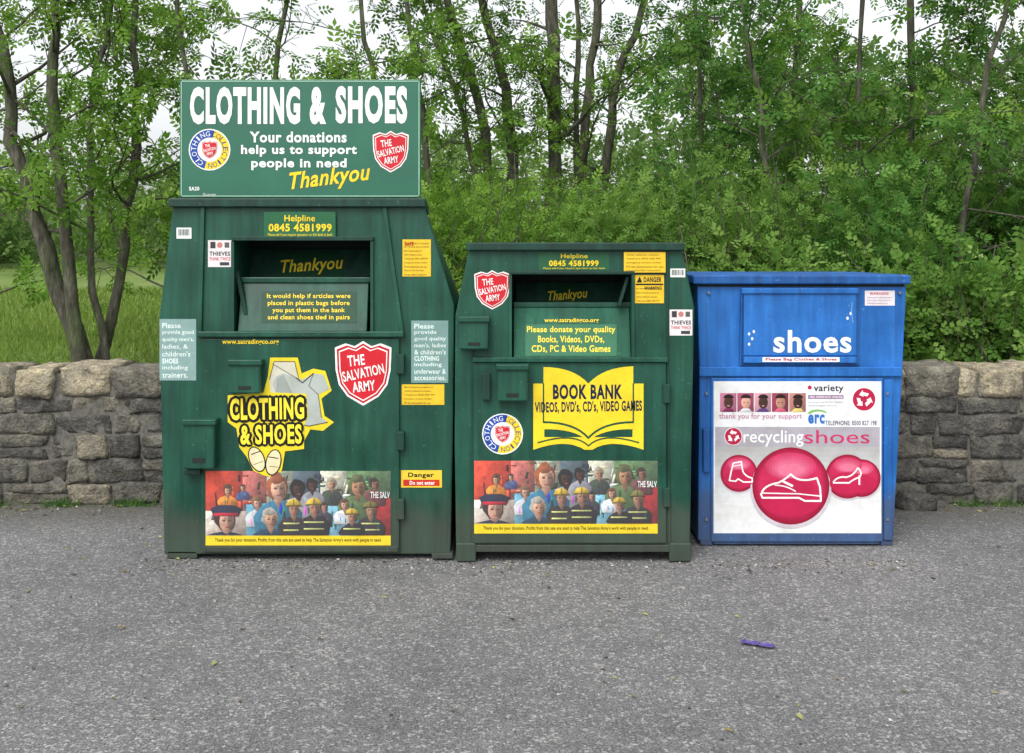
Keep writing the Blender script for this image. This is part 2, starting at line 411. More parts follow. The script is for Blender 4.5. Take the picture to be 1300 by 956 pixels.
for x in (262, 500):
    pbox("sign_bracket", x-6, 245, x+6, 256, 0.06, 0.10, M_green_dk, E1, 0.002)
    mm = W(x, 200, 0.062)
    prism("sign_stay", [Vector((mm.x-.02, .061, mm.z)), Vector((mm.x+.02, .061, mm.z)), Vector((mm.x+.02, .061, 1.77)), Vector((mm.x-.02, .061, 1.77))],
          [Vector((mm.x-.02, .09, mm.z)), Vector((mm.x+.02, .09, mm.z)), Vector((mm.x+.02, .4, 1.77)), Vector((mm.x-.02, .4, 1.77))], M_green_dk, E1, 0.002)
P = Print("sign_print", E1, 0.03)
for (x0, y0, x1, y1) in ((229.5, 102.5, 532.5, 103.7), (229.5, 248.3, 532.5, 249.5), (229.5, 102.5, 230.7, 249.5), (531.3, 102.5, 532.5, 249.5)):
    P.rect(x0, y0, x1, y1, (150, 190, 165), 0)
P.text("CLOTHING", 241, 110, 381, 158, WH, 1, .05)
P.text("&", 393, 110, 414, 158, WH, 1, .05)
P.text("SHOES", 426, 109, 517, 157, WH, 1, .05)
P.text("Your donations", 317, 167, 440, 181, WH, 1, .03)
P.text("help us to support", 306, 184, 453, 199, WH, 1, .03)
P.text("people in need", 319, 201, 440, 216, WH, 1, .03)
P.text("Thankyou", 368, 213, 471, 241, YEL, 1, .02, .35, 7)
P.text("SA20", 240, 237, 253, 242, WH, 1, .03)
P.text("Scantp", 257, 245, 274, 250, (200, 210, 205), 1, .01, .3)
roundel(P, 266, 190, 26.5)
shield(P, 473, 166, 519, 219, 0, 8)
P.done()
P = Print("upper_stickers", E1, 0.0)
P.rect(335, 269, 426, 304, (38, 98, 64), 32)
P.text("Helpline", 361, 273, 400, 283.5, YEL, 33, .015)
P.text("0845 4581999", 341, 284, 421, 294, YEL, 33, .03)
P.text("Please call if you require operation on this bank at back", 340, 296, 422, 300.5, YEL, 33, .0)
P.rect(224, 289, 243, 303, WH, 0)
r_ = random.Random(3); x = 226
while x < 241:
    w = r_.uniform(.4, 1.1); P.rect(x, 291, x+w, 299, BLK, 1); x += w+r_.uniform(.5, 1)
def thieves(P, x0, y0, x1, y1):
    w, h = x1-x0, y1-y0
    P.rect(x0, y0, x1, y1, (226, 220, 222), 0)
    P.rect(x0+w*.1, y0+h*.06, x0+w*.32, y0+h*.3, (60, 60, 60), 1)
    P.ell(x0+w*.5, y0+h*.18, w*.12, h*.11, (190, 120, 110), 1, n=12)
    P.rect(x0+w*.7, y0+h*.08, x0+w*.9, y0+h*.28, (90, 90, 90), 1)
    P.text("THIEVES", x0+w*.06, y0+h*.42, x1-w*.06, y0+h*.58, BLK, 1, .03)
    P.text("THINK TWICE", x0+w*.06, y0+h*.63, x1-w*.06, y0+h*.76, (190, 30, 60), 1, .02)
    P.rect(x0+w*.5, y0+h*.82, x0+w*.9, y0+h*.94, (60, 60, 70), 1)
thieves(P, 264, 305, 294, 339)
P.done()
def yellow_notice(P, x0, y0, x1, y1, L=0, head=None, seed=1):
    P.rect(x0, y0, x1, y1, (228, 188, 46), L)
    h = y1-y0; w = x1-x0
    y = y0+h*.05
    if head:
        P.text(head, x0+w*.3, y0+h*.08, x1-w*.08, y0+h*.26, BLK, L+1, .04); y = y0+h*.42
        P.poly([(x0+w*.06, y0+h*.27), (x0+w*.26, y0+h*.27), (x0+w*.16, y0+h*.05)], BLK, L+1)
    lines = ["Fill the dimensions for use", "Important Site Document", "Do not climb in container", "or remove any contents", "Bank contents property of", "charity collection company", "Telephone 0845 4581999", "emergency contact number"]
    n = max(2, int((y1-y)/4.6)); rr = random.Random(seed)
    for i in range(n):
        ww = rr.uniform(.6, .9)
        yy = y+(y1-y)*(i+.2)/n
        P.text(lines[(i+seed) % 8], x0+w*.06, yy, x0+w*(.06+ww), yy+(y1-y)/n*.6, (84, 66, 24), L+1, .0)
P = Print("pillar_stickers", E1, 0.0)
yellow_notice(P, 511, 304, 547, 351, 0, None, 2)
P.text("SAFE", 514, 307, 525, 312, (170, 40, 30), 2, .04)
yellow_notice(P, 510, 488, 564, 514, 0, None, 4)
P.rect(509, 597, 561, 619, (232, 198, 60), 0)
P.text("Danger", 518, 600, 551, 607.5, BLK, 1, .03)
P.rect(512, 609, 558, 617, (200, 50, 30), 1)
P.text("Do not enter", 520, 610.5, 552, 615.5, WH, 2, .03)
P.rect(522, 407, 569, 486, (118, 152, 148), 0)
for i, t in enumerate(["Please", "provide", "good quality", "men's, ladies", "& children's", "CLOTHING", "including", "underwear &", "accessories."]):
    wd = 40*min(1, len(t)/12+.12)
    P.text(t, 526, 411+i*8.2, 526+wd, 411+i*8.2+6.2, (222, 236, 232), 1, .03 if t == "CLOTHING" else .01)
P.rect(202.5, 405, 249, 483, (132, 162, 160), 0)
for i, t in enumerate(["Please", "provide good", "quality men's,", "ladies, &", "children's", "SHOES", "including", "trainers."]):
    wd = 40*min(1, len(t)/13+.12)
    P.text(t, 206, 410+i*9, 206+wd, 410+i*9+6.6, (222, 236, 232), 1, .03 if t == "SHOES" else .01)
P.done()
P = Print("flap_label", E1, slope=(358, 0.08, 421, 0.01))
P.rect(332, 370, 453, 410, (20, 66, 44), 1)
for i, t in enumerate(["It would help if articles were", "placed in plastic bags before", "you put them in the bank", "and clean shoes tied in pairs"]):
    wd = [106, 104, 92, 104][i]
    P.text(t, 392-wd/2, 373+i*9, 392+wd/2, 380.5+i*9, YEL, 2, .015)
P.done()
P = Print("thankyou_plate", E1, slope=(316, 0.34, 352, 0.26))
P.rect(353, 322, 438, 352, (20, 62, 42), 0)
P.text("Thankyou", 357, 328, 436, 349, (222, 196, 50), 1, .015, .3, 4)
P.done()
P = Print("door_print", E1, -0.018)
P.text("www.satradingco.org", 282, 430.5, 354, 438.5, YEL, 1, .02)
shield(P, 425, 433, 497, 515, 0, 6)
P.poly([(343, 454), (378, 454), (383, 474), (398, 468), (413, 471), (421, 496), (408, 506), (412, 528), (424, 536), (410, 547), (394, 545), (386, 560), (378, 570), (344, 574), (332, 540), (334, 500), (340, 478)], (228, 206, 42), 0)
P.poly([(348, 459), (374, 459), (379, 482), (378, 502), (344, 502), (342, 482)], (206, 204, 186), 1)
P.poly([(350, 478), (360, 474), (384, 482), (398, 474), (411, 476), (418, 494), (404, 501), (408, 530), (416, 536), (392, 541), (376, 538), (366, 505), (350, 500), (346, 488)], (172, 180, 174), 2)
P.poly([(352, 480), (360, 476), (372, 500), (380, 534), (376, 538), (366, 505), (350, 498)], (150, 158, 152), 2.5)
P.line([(350, 500), (366, 505), (376, 538), (392, 541), (416, 536)], 1.0, (60, 66, 66), 3)
P.line([(398, 474), (392, 490), (404, 501), (408, 530)], 1.0, (90, 95, 95), 3)
P.line([(376, 480), (384, 486), (398, 474)], 1.4, (60, 66, 66), 3.2)
P.line([(346, 462), (380, 482)], 1.0, (120, 120, 112), 2)
P.line([(342, 482), (348, 459), (374, 459), (379, 480)], .8, (60, 60, 54), 3)
P.poly([(289, 502), (340, 498), (389, 500), (391, 528), (386, 540), (386, 570), (362, 573), (358, 596), (352, 607), (336, 604), (322, 598), (313, 580), (304, 568), (300, 544), (289, 536)], (228, 206, 42), 4)
P.text("CLOTHING", 292, 505, 386, 533, (250, 226, 60), 8, .035, 0, 1, outline=BLK, ow=.10)
P.text("& SHOES", 305, 539, 383, 564, (250, 226, 60), 8, .035, 0, 1, outline=BLK, ow=.10)
P.ell(326, 583, 10, 17, BLK, 8.3, rot=-22); P.ell(326, 583, 8.6, 15.5, (226, 216, 176), 8.8, rot=-22)
P.ell(347, 587, 10, 17, BLK, 8.3, rot=12); P.ell(347, 587, 8.6, 15.5, (226, 216, 176), 8.8, rot=12)
P.line([(319, 577), (330, 573)], 1.2, BLK, 9.5); P.line([(341, 580), (353, 582)], 1.2, BLK, 9.5)
P.line([(322, 590), (333, 586)], .8, (120, 110, 80), 9.5); P.line([(342, 592), (353, 593)], .8, (120, 110, 80), 9.5)
P.done()
def poster(E, x0, y0, x1, y1, y):
    P = Print("photo_poster", E, y, step=0.0004, mat=M_photo)
    collage(P, x0, y0, x1, y1); P.done()
    P = Print("poster_caption", E, y); w = x1-x0
    P.rect(x0, y1, x1, y1+12.5*w/235, (226, 200, 50), 1)
    P.text("Thank you for your donation. Profits from this sale are used to help The Salvation Army's work with people in need.", x0+w*.05, y1+3, x1-w*.05, y1+9, BLK, 2, .015)
    P.done()
poster(E1, 261, 598, 496, 680, -0.018)

# ================================================================== BOOK BANK
E2 = empty("book_bank", Vector((0.3, 0.5, 0)))
yb_ = -0.04
fr = [W(579, 700, yb_), W(876, 700, yb_), W(878, 560, yb_), W(882, 392, yb_), W(866, 317, yb_), W(595, 317, yb_), W(578, 400, yb_), W(577, 560, yb_)]
bk = [Vector((0.3+(v.x-0.3)*0.97, 0.95, v.z)) for v in fr]
body = prism("steel_body", fr, bk, M_green, E2, 0.007)
cut(body, 649, 349, 802, 458, yb_, 0.40, M_green)
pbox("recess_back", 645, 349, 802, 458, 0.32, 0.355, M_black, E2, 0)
a = W(592, 308, yb_); c = W(868, 318, yb_)
prism("lid", [Vector((a.x, -.07, c.z)), Vector((c.x, -.07, c.z)), Vector((c.x, -.07, a.z)), Vector((a.x, -.07, a.z))],
      [Vector((a.x+.02, .96, c.z)), Vector((c.x-.02, .96, c.z)), Vector((c.x-.02, .96, a.z+.01)), Vector((a.x+.02, .96, a.z+.01))], M_green_dk, E2, 0.005)
pbox("leg_left", 579, 690, 604, 713, -0.055, 0.06, M_green, E2, 0.004)
pbox("leg_right", 850, 690, 877, 713, -0.055, 0.06, M_green, E2, 0.004)
pbox("leg_rear_left", 590, 690, 612, 712.5, 0.80, 0.94, M_green_dk, E2, 0.003)
pbox("leg_rear_right", 820, 690, 845, 712.5, 0.80, 0.94, M_green_dk, E2, 0.003)
pbox("base_rail", 604, 692, 850, 701, -0.052, -0.02, M_green_dk, E2, 0.003)
pbox("door", 601, 460, 846, 690, yb_-0.016, yb_+.001, M_green, E2, 0.005)
pbox("door_top_ledge", 600, 454, 848, 460, yb_-0.03, yb_+.001, M_green, E2, 0.003)
strip("chute_frame_left", [(648, 345), (648, 455)], 4, yb_-.014, yb_+.01, M_green, E2)
strip("chute_frame_right", [(804, 319), (804, 455)], 4, yb_-.014, yb_+.01, M_green, E2)
strip("opening_rim", [(646, 346), (806, 346)], 4, yb_-.018, yb_+.01, M_green_dk, E2)
strip("seam_right", [(847, 319), (850, 690)], 2.5, yb_-.012, yb_+.01, M_green_dk, E2)
strip("seam_left", [(600, 400), (600, 690)], 2.5, yb_-.012, yb_+.01, M_green_dk, E2)
slopebox("chute_flap", 652, 800, 388, 0.05, 455, -0.03, 0.03, M_flap, E2)
pbox("flap_lip", 652, 384, 800, 390, 0.04, 0.32, M_green, E2, 0.003)
slopebox("chute_back_plate", 655, 793, 358, 0.29, 388, 0.22, 0.02, M_green_dk, E2)
strip("chute_arm_right", [(797, 352), (786, 388)], 4, -.01, 0.035, M_green_dk, E2)
lockbox("lock_box_side", 583, 405, 620, 444, 0.07, E2, yb_)
lockbox("lock_box_door", 631, 466, 670, 510, 0.06, E2, yb_-0.016)
pbox("latch_tab", 612, 474, 622, 508, yb_-0.045, yb_-.015, M_green_dk, E2, 0.003)
for i, (y0, y1) in enumerate(((488, 512), (620, 644))):
    pbox("hinge_%d" % i, 842, y0, 851, y1, yb_-0.03, yb_, M_green_dk, E2, 0.003)
P = Print("upper_stickers", E2, yb_)
P.rect(684, 320, 773, 343, (36, 90, 60), 0)
P.text("Helpline", 712, 322, 746, 329.5, YEL, 1, .015)
P.text("0845 4581999", 697, 330.5, 760, 338, YEL, 1, .03)
P.text("Please call if you require operation on this bank", 690, 339.3, 768, 342.3, YEL, 1, 0)
yellow_notice(P, 792, 320, 845, 346, 32, None, 5)
P.rect(851, 341, 870, 352, WH, 0)
x = 853
while x < 868:
    w = r_.uniform(.4, 1.1); P.rect(x, 342.5, x+w, 349.5, BLK, 1); x += w+r_.uniform(.5, 1)
yellow_notice(P, 806, 349, 843, 385, 3, "DANGER", 3)
P.rect(807, 360, 842, 362, BLK, 5); P.text("WARNING", 818, 358+5.5, 840, 368, BLK, 4.6, .04)
thieves(P, 850, 393, 879, 426)
shield(P, 602, 343, 648, 393, 0, 6)
P.done()
P = Print("flap_label", E2, slope=(388, 0.05, 455, -0.03))
P.text("www.satradingco.org", 691, 404, 760, 411, YEL, 1, .02)
P.rect(667, 412, 783, 452, (44, 106, 76), 0)
for i, (t, wd) in enumerate((("Please donate your quality", 112), ("Books, Videos, DVDs,", 84), ("CDs, PC & Video Games", 100))):
    P.text(t, 725-wd/2, 414.5+i*12, 725+wd/2, 424.5+i*12, (236, 212, 60), 1, .02)
P.done()
P = Print("thankyou_plate", E2, slope=(358, 0.29, 388, 0.22))
P.rect(693, 363, 748, 388, (20, 62, 42), 0)
P.text("Thankyou", 696, 368, 746, 384, (215, 190, 50), 1, .015, .3, 5)
P.done()
P = Print("door_print", E2, yb_-0.016)
def curve(x0, y0, x1, y1, x2, y2, n=8):
    return [((1-t)**2*x0+2*t*(1-t)*x1+t*t*x2, (1-t)**2*y0+2*t*(1-t)*y1+t*t*y2) for t in [i/n for i in range(n+1)]]
BY = (234, 206, 42); g = (18, 78, 54)
P.poly([(677, 487), (691, 487), (691, 555), (803, 555), (803, 487), (817, 487), (817, 571)]+curve(817, 571, 775, 556, 752, 571)+[(742, 571)]+curve(742, 571, 719, 556, 677, 571), BY, 0)
left_page = curve(690, 466, 728, 466, 747, 487); right_page = curve(747, 487, 766, 466, 804, 465)
P.poly(left_page+right_page[1:]+[(804, 545)]+curve(804, 545, 765, 544, 747, 560)[1:]+curve(747, 560, 729, 544, 690, 545)[1:], BY, 1)
P.line(curve(690, 536, 729, 536, 747, 556), 2.6, g, 2); P.line(curve(747, 556, 765, 536, 804, 536), 2.6, g, 2)
P.line(curve(683, 562, 729, 548, 747, 566), 1.8, g, 2); P.line(curve(747, 566, 765, 548, 811, 562), 1.8, g, 2)
P.line([(690, 487), (690, 536)], 1.8, g, 2); P.line([(804, 487), (804, 536)], 1.8, g, 2)
P.text("BOOK BANK", 702, 488, 790, 507, (14, 30, 60), 3, .035)
P.text("VIDEOS, DVD's, CD's, VIDEO GAMES", 679, 509, 815, 525, (14, 30, 60), 3, .03, 0, 1)
roundel(P, 638, 551, 26)
P.done()
poster(E2, 602, 585, 835, 665, yb_-0.016)

# ================================================================== SHOE BANK (blue)
E3 = empty("shoe_bank", Vector((1.48, 0.7, 0)))
yc = 0.22
fr = [W(886, 686, yc), W(1134, 688, yc), W(1146, 470, yc), W(1151, 362, yc), W(885, 362, yc), W(888, 470, yc)]
bk = [Vector((v.x+(0.02 if v.x < 1.4 else -0.02), 1.0, v.z)) for v in fr]
prism("steel_body", fr, bk, M_blue, E3, 0.006)
a = W(880, 349, yc-.03); c = W(1157, 362, yc-.03)
prism("lid", [Vector((a.x, yc-.03, c.z+.004)), Vector((c.x, yc-.03, c.z+.004)), Vector((c.x, yc-.03, a.z)), Vector((a.x, yc-.03, a.z))],
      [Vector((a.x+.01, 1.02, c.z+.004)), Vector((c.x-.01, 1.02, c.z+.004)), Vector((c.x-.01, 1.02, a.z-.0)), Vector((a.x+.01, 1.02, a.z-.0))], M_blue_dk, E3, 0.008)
pbox("painted_lid_shadow", 888, 361, 1148, 364, yc-.004, yc+.002, M_black, E3, 0)  # solid black strip, painted shade below the lid overhang
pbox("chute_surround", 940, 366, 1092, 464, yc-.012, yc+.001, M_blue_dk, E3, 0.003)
pbox("chute_door", 944, 370, 1088, 452, yc-.024, yc-.0115, M_blue, E3, 0.005)
pbox("chute_top_rail", 942, 366, 1090, 373, yc-.034, yc-.0115, M_blue, E3, 0.004)
pbox("chute_bottom_lip", 944, 453, 1088, 461, yc-.034, yc-.0115, M_blue, E3, 0.003)
pbox("mid_rail", 888, 466, 1146, 478, yc-.02, yc+.001, M_blue, E3, 0.004)
pbox("door", 903, 480, 1121, 688, yc-.016, yc+.001, M_blue, E3, 0.004)
strip("seam_left", [(942, 374), (940, 464)], 2, yc-.03, yc-.012, M_blue_dk, E3)
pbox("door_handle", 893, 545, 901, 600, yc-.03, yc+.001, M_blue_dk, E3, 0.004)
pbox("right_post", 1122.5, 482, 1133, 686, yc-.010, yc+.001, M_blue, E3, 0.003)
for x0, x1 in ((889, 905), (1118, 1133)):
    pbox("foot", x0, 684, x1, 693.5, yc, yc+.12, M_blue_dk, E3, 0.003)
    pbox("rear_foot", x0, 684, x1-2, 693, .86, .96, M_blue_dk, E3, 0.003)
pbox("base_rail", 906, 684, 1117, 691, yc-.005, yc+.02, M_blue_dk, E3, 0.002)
for i, (x, y) in enumerate(((897, 500), (897, 660), (1127, 500), (1127, 660), (900, 372), (1143, 372))):
    pbox("bolt_%d" % i, x-1.5, y-1.5, x+1.5, y+1.5, yc-.016, yc, M_steel, E3, 0.001)
P = Print("chute_print", E3, yc-.024)
P.text("shoes", 982, 419, 1081, 448, WH, 1, .025)
rr = random.Random(8)
for i in range(60):
    x, y = rr.uniform(948, 1084), rr.uniform(376, 448); P.ell(x, y, rr.uniform(.3, .9), rr.uniform(.3, 1.0), (80, 130, 195), .5+i*.005, n=6)
for (x, y) in ((951, 424), (955, 430), (951, 437), (957, 421), (1076, 404), (1080, 398)):
    P.ell(x, y, 1.6, 2.2, (225, 230, 235), 1, n=7)
P.line([(1082, 384), (1081, 396), (1083, 410)], 1.0, (120, 155, 200), 1)
P.done()
P = Print("lip_label", E3, yc-.034)
P.rect(968, 453.5, 1066, 459.5, (235, 232, 236), 0)
P.text("Please Bag Clothes & Shoes", 972, 454.3, 1062, 458.8, (170, 30, 60), 1, .03)
P.done()
P = Print("info_sticker", E3, yc)
P.rect(1098, 369, 1136, 388, (222, 214, 220), 0)
P.text("WARNING", 1104, 371, 1128, 374.5, (180, 60, 70), 1, .03)
for i in range(3): P.text("Information collected site is", 1101, 376.5+i*3.6, 1133-i*3, 378.7+i*3.6, (110, 100, 120), 1, 0)
P.done()
P = Print("poster", E3, yc-.016)
P.rect(906, 484, 1119, 677, (226, 228, 230), 0)
PK = (196, 48, 100); CR = (178, 24, 66)
P.grad = .25
for i in range(5):
    x = 914+i*22
    P.rect(x, 499, x+21, 523, [(176, 110, 136), (150, 74, 100), (185, 136, 150), (130, 56, 74), (170, 116, 108)][i], 1)
    P.ell(x+11, 511, 6, 8, [(80, 50, 44), (210, 160, 140), (70, 46, 40), (180, 130, 112), (60, 40, 36)][i], 2, n=14)
    P.ell(x+11, 505.5, 6.6, 5.0, (40, 26, 28), 3, 0, 180, n=10)
    P.ell(x+8.6, 511, 1.1, .7, (50, 34, 34), 3, n=6); P.ell(x+13.4, 511, 1.1, .7, (50, 34, 34), 3, n=6); P.ell(x+11, 515.3, 2.0, .7, (200, 150, 150), 3, n=8)
    P.poly([(x+2, 523), (x+19, 523), (x+15, 518.5), (x+7, 518.5)], [(120, 40, 80), (210, 210, 215), (90, 60, 120), (200, 90, 120), (220, 200, 120)][i], 3.4)
P.grad = 0
P.text("thank you for your support", 913, 524.5, 1018, 533.5, (190, 130, 160), 4, .01)
P.ell(1028, 492, 2.6, 2.6, CR, 1, n=10); P.text("variety", 1033, 488.5, 1071, 499.5, (40, 40, 60), 1, .02)
P.rect(1026, 501.5, 1071, 506.5, (150, 120, 150), 1); P.text("the children's charity", 1028, 502.3, 1070, 505.9, (236, 230, 236), 2, .02)
P.text("improving lives for sick, disabled", 1026, 509.5, 1070, 512, (110, 110, 120), 1, 0)
P.text("disadvantaged children", 1026, 514, 1062, 516.4, (110, 110, 120), 1, 0)
P.ell(1038, 526, 13, 6, (120, 180, 90), 1, 20, 175, n=20); P.ell(1039, 527.5, 11, 5, (226, 228, 230), 2, 10, 175, n=20)
P.text("erc", 1026, 526, 1047, 538, (40, 110, 190), 3, .04)
P.text("TELEPHONE: 0500 827 198", 1048, 534, 1113, 540, (40, 40, 70), 1, .015)
def recyc(cx, cy, r, L, bg, fg):
    P.ell(cx, cy, r, r, fg, L); P.ell(cx, cy, r*.93, r*.93, bg, L+1)
    for k in range(3):
        a = math.radians(90+120*k)
        def q(rad, da): return (cx+r*rad*math.cos(a+math.radians(da)), cy-r*rad*math.sin(a+math.radians(da)))
        P.poly([q(.62, -42), q(.62, 10), q(.34, 14), q(.34, -46)], fg, L+2)
        P.poly([q(.78, 8), q(.55, 48), q(.2, 12)], fg, L+2)
recyc(1097, 507, 15.5, 1, CR, (238, 238, 240))
P.rect(908, 542, 1117, 567, (168, 164, 174), 1)
for i in range(12):
    t = (i+.5)/12; c_ = tuple(172*(1-t)+v*t for v in (224, 226, 228)); P.rect(908, 567+i*6.5, 1117, 573.5+i*6.5, c_, .3+i*.03)
recyc(931, 554, 11.5, 3, CR, (238, 238, 240))
P.text("recycling", 944, 546, 1020, 567, (240, 240, 242), 3, .005)
P.text("shoes", 1021, 546, 1104, 563, PK, 3, .0)
def ball(cx, cy, r, L):
    P.ell(cx, cy+r*.10, r*1.05, r*1.0, (198, 188, 198), L, n=40)
    P.ell(cx, cy, r, r, (140, 14, 48), L+1, n=44)
    for k in range(10):
        t = (k+1)/10
        c0, c1 = (140, 14, 48), (196, 40, 86)
        P.ell(cx, cy-r*.06*t, r*(1-t*.20), r*(1-t*.22), tuple(c0[j]*(1-t)+c1[j]*t for j in range(3)), L+1.2+k*.15, n=40)
    for k in range(5):
        P.ell(cx, cy-r*(.50-.02*k), r*(.66-.08*k), r*(.36-.05*k), (200+6*k, 60+14*k, 100+12*k), L+2.9+k*.1, n=30)
    P.ell(cx, cy+r*.30, r*.82, r*.50, (186, 30, 76), L+3.5, n=30)
ball(1094, 607, 24, 1.5)
ball(938, 601, 23.5, 2); ball(1076, 605, 28, 2); ball(1004, 617, 49, 5)
WL = (238, 234, 238)
up = curve(967, 626, 970, 616, 988, 613)+curve(988, 613, 998, 608, 1004, 602)[1:]+curve(1004, 602, 1014, 614, 1037, 607)[1:]+[(1041, 618), (1042, 631)]
P.line(up, 2.4, WL, 10); P.line([(966, 627), (968, 632), (1014, 632), (1022, 636), (1042, 636), (1042, 631)], 2.4, WL, 10.4)
P.line([(967, 626), (1014, 627), (1042, 630)], 1.6, WL, 10.6)
P.line(curve(984, 616, 998, 616, 1010, 624), 1.6, WL, 10.8); P.line([(994, 611), (1006, 617)], 3.0, WL, 11)
bt = [(931, 588), (941, 586), (943, 598)]+curve(943, 598, 946, 605, 955, 607)+[(955, 612), (944, 612), (937, 608), (934, 611), (926, 610), (928, 600), (931, 588)]
P.line(bt, 1.8, WL, 6); P.line([(931, 592), (942, 590)], 1.2, WL, 6.4)
P.line(curve(1058, 612, 1064, 604, 1074, 606)+curve(1074, 606, 1084, 604, 1089, 594)[1:]+curve(1089, 594, 1096, 600, 1091, 606)[1:]+curve(1091, 606, 1084, 608, 1078, 613)[1:]+[(1058, 613)], 2.0, WL, 6)
P.line([(1091, 604), (1091, 615)], 2.2, WL, 6.4)
P.done()

# ================================================================== GROUND
def smooth(t): t = max(0.0, min(1.0, t)); return t*t*(3-2*t)
def gz(x, y):
    z = -0.02
    if y > 1.3:
        z += 0.25*smooth((y-1.6)/6) + 2.3*smooth((y-8)/45) + 0.12*noise.noise(Vector((x*.25, y*.25, 0)))*smooth((y-2)/4)
    return z
def axis(lo, hi, fine_lo, fine_hi, fs, cs):
    a = list(np.arange(fine_lo, fine_hi, fs)); x = fine_lo; s = fs
    L = []
    while x > lo: s *= 1.35; x -= min(s, cs); L.append(x)
    R = []; x = a[-1]; s = fs
    while x < hi: s *= 1.35; x += min(s, cs); R.append(x)
    return L[::-1]+a+R
xs = axis(-300, 300, -15, 15, .5, 40); ys = axis(-200, 400, 0, 30, .5, 40)
V = [(x, y, gz(x, y)) for y in ys for x in xs]; nx = len(xs)
Fc = [[j*nx+i, j*nx+i+1, (j+1)*nx+i+1, (j+1)*nx+i] for j in range(len(ys)-1) for i in range(nx-1)]
m, nt, b = newmat("meadow_ground")
g_ = N(nt, 'ShaderNodeNewGeometry')
n1 = noise_n(nt, 0.6, 4, .6, g_.outputs['Position']); n2 = noise_n(nt, 18, 4, .7, g_.outputs['Position'])
r1 = ramp(nt, n1.outputs['Fac'], [(.3, (0.085, 0.15, 0.024)), (.55, (0.13, 0.20, 0.036)), (.75, (0.18, 0.23, 0.06))])
r2 = ramp(nt, n2.outputs['Fac'], [(.3, (.5, .5, .5)), (.7, (1.2, 1.2, 1.2))])
nt.links.new(mixc(nt, 1, r1.outputs[0], r2.outputs[0], 'MULTIPLY'), b.inputs['Base Color'])
b.inputs['Roughness'].default_value = .9
mesh_obj("ground", V, Fc, m, None, True)

m, nt, b = newmat("asphalt")
g_ = N(nt, 'ShaderNodeNewGeometry'); pos = g_.outputs['Position']
big = noise_n(nt, 0.9, 4, .6, pos); mid = noise_n(nt, 9, 4, .7, pos); fine = noise_n(nt, 130, 2, .7, pos)
vo = N(nt, 'ShaderNodeTexVoronoi'); vo.inputs['Scale'].default_value = 95; nt.links.new(pos, vo.inputs['Vector'])
rb = ramp(nt, big.outputs['Fac'], [(.3, (0.132, 0.135, 0.140)), (.7, (0.185, 0.187, 0.191))])
rm = ramp(nt, mid.outputs['Fac'], [(.25, (.78, .78, .78)), (.75, (1.16, 1.16, 1.16))])
rf = ramp(nt, fine.outputs['Fac'], [(.32, (.40, .40, .40)), (.5, (.98, .98, .98)), (.68, (1.7, 1.68, 1.62))])
sx = N(nt, 'ShaderNodeSeparateColor'); nt.links.new(vo.outputs['Color'], sx.inputs[0])
rv = ramp(nt, sx.outputs[0], [(0, (.66, .66, .67)), (.8, (1.08, 1.07, 1.05)), (.93, (1.9, 1.85, 1.75))])
c = mixc(nt, 1, rb.outputs[0], rm.outputs[0], 'MULTIPLY'); c = mixc(nt, 1, c, rf.outputs[0], 'MULTIPLY'); c = mixc(nt, .9, c, rv.outputs[0], 'MULTIPLY')
sp = N(nt, 'ShaderNodeSeparateXYZ'); nt.links.new(pos, sp.inputs[0])
ad = N(nt, 'ShaderNodeMath', operation='MULTIPLY_ADD'); nt.links.new(mid.outputs['Fac'], ad.inputs[0]); ad.inputs[1].default_value = 1.1; nt.links.new(sp.outputs['Y'], ad.inputs[2])
mr = N(nt, 'ShaderNodeMapRange'); nt.links.new(ad.outputs[0], mr.inputs[0]); mr.inputs[1].default_value = 1.0; mr.inputs[2].default_value = 1.7; mr.inputs[4].default_value = .85
c = mixc(nt, mr.outputs[0], c, (0.072, 0.068, 0.046, 1))
rs = ramp(nt, big.outputs['Fac'], [(.66, (0, 0, 0)), (.74, (.35, .35, .35))])
c = mixc(nt, rs.outputs[0], c, (0.07, 0.07, 0.072, 1))
nt.links.new(c, b.inputs['Base Color']); b.inputs['Roughness'].default_value = .85; b.inputs['Specular IOR Level'].default_value = .35
bump(nt, fine.outputs['Fac'], .9, .009, b)
xa = list(np.arange(-30, 30.1, 1)); ya = list(np.arange(-30, 1.3, .9))+[1.25]
V = [(x, y, 0.0) for y in ya for x in xa]; nx = len(xa)
Fc = [[j*nx+i, j*nx+i+1, (j+1)*nx+i+1, (j+1)*nx+i] for j in range(len(ya)-1) for i in range(nx-1)]
mesh_obj("asphalt_car_park", V, Fc, m)

# ------------------------------------------------------------------ litter, stones on tarmac
rng = np.random.default_rng(11)
def np_mesh(name, V, Fa, mat, par=None, rnd=None, smooth=False):
    me = bpy.data.meshes.new(name)
    V = np.asarray(V, dtype=np.float32); Fa = np.asarray(Fa, dtype=np.int32); k = Fa.shape[1]
    me.vertices.add(len(V)); me.vertices.foreach_set("co", V.ravel())
    me.loops.add(Fa.size); me.polygons.add(len(Fa))
    me.polygons.foreach_set("loop_start", np.arange(0, Fa.size, k, dtype=np.int32))
    me.loops.foreach_set("vertex_index", Fa.ravel())
    me.update(calc_edges=True)
    if smooth: me.polygons.foreach_set("use_smooth", np.ones(len(Fa), dtype=bool))
    if rnd is not None:
        at = me.attributes.new("rnd", 'FLOAT', 'FACE'); at.data.foreach_set("value", np.asarray(rnd, dtype=np.float32))
    me.materials.append(mat)
    o = link(bpy.data.objects.new(name, me)); parent(o, par); return o
octv = np.array([(1, 0, 0), (0, 1, 0), (-1, 0, 0), (0, -1, 0), (0, 0, 1), (0, 0, -.4)], float)
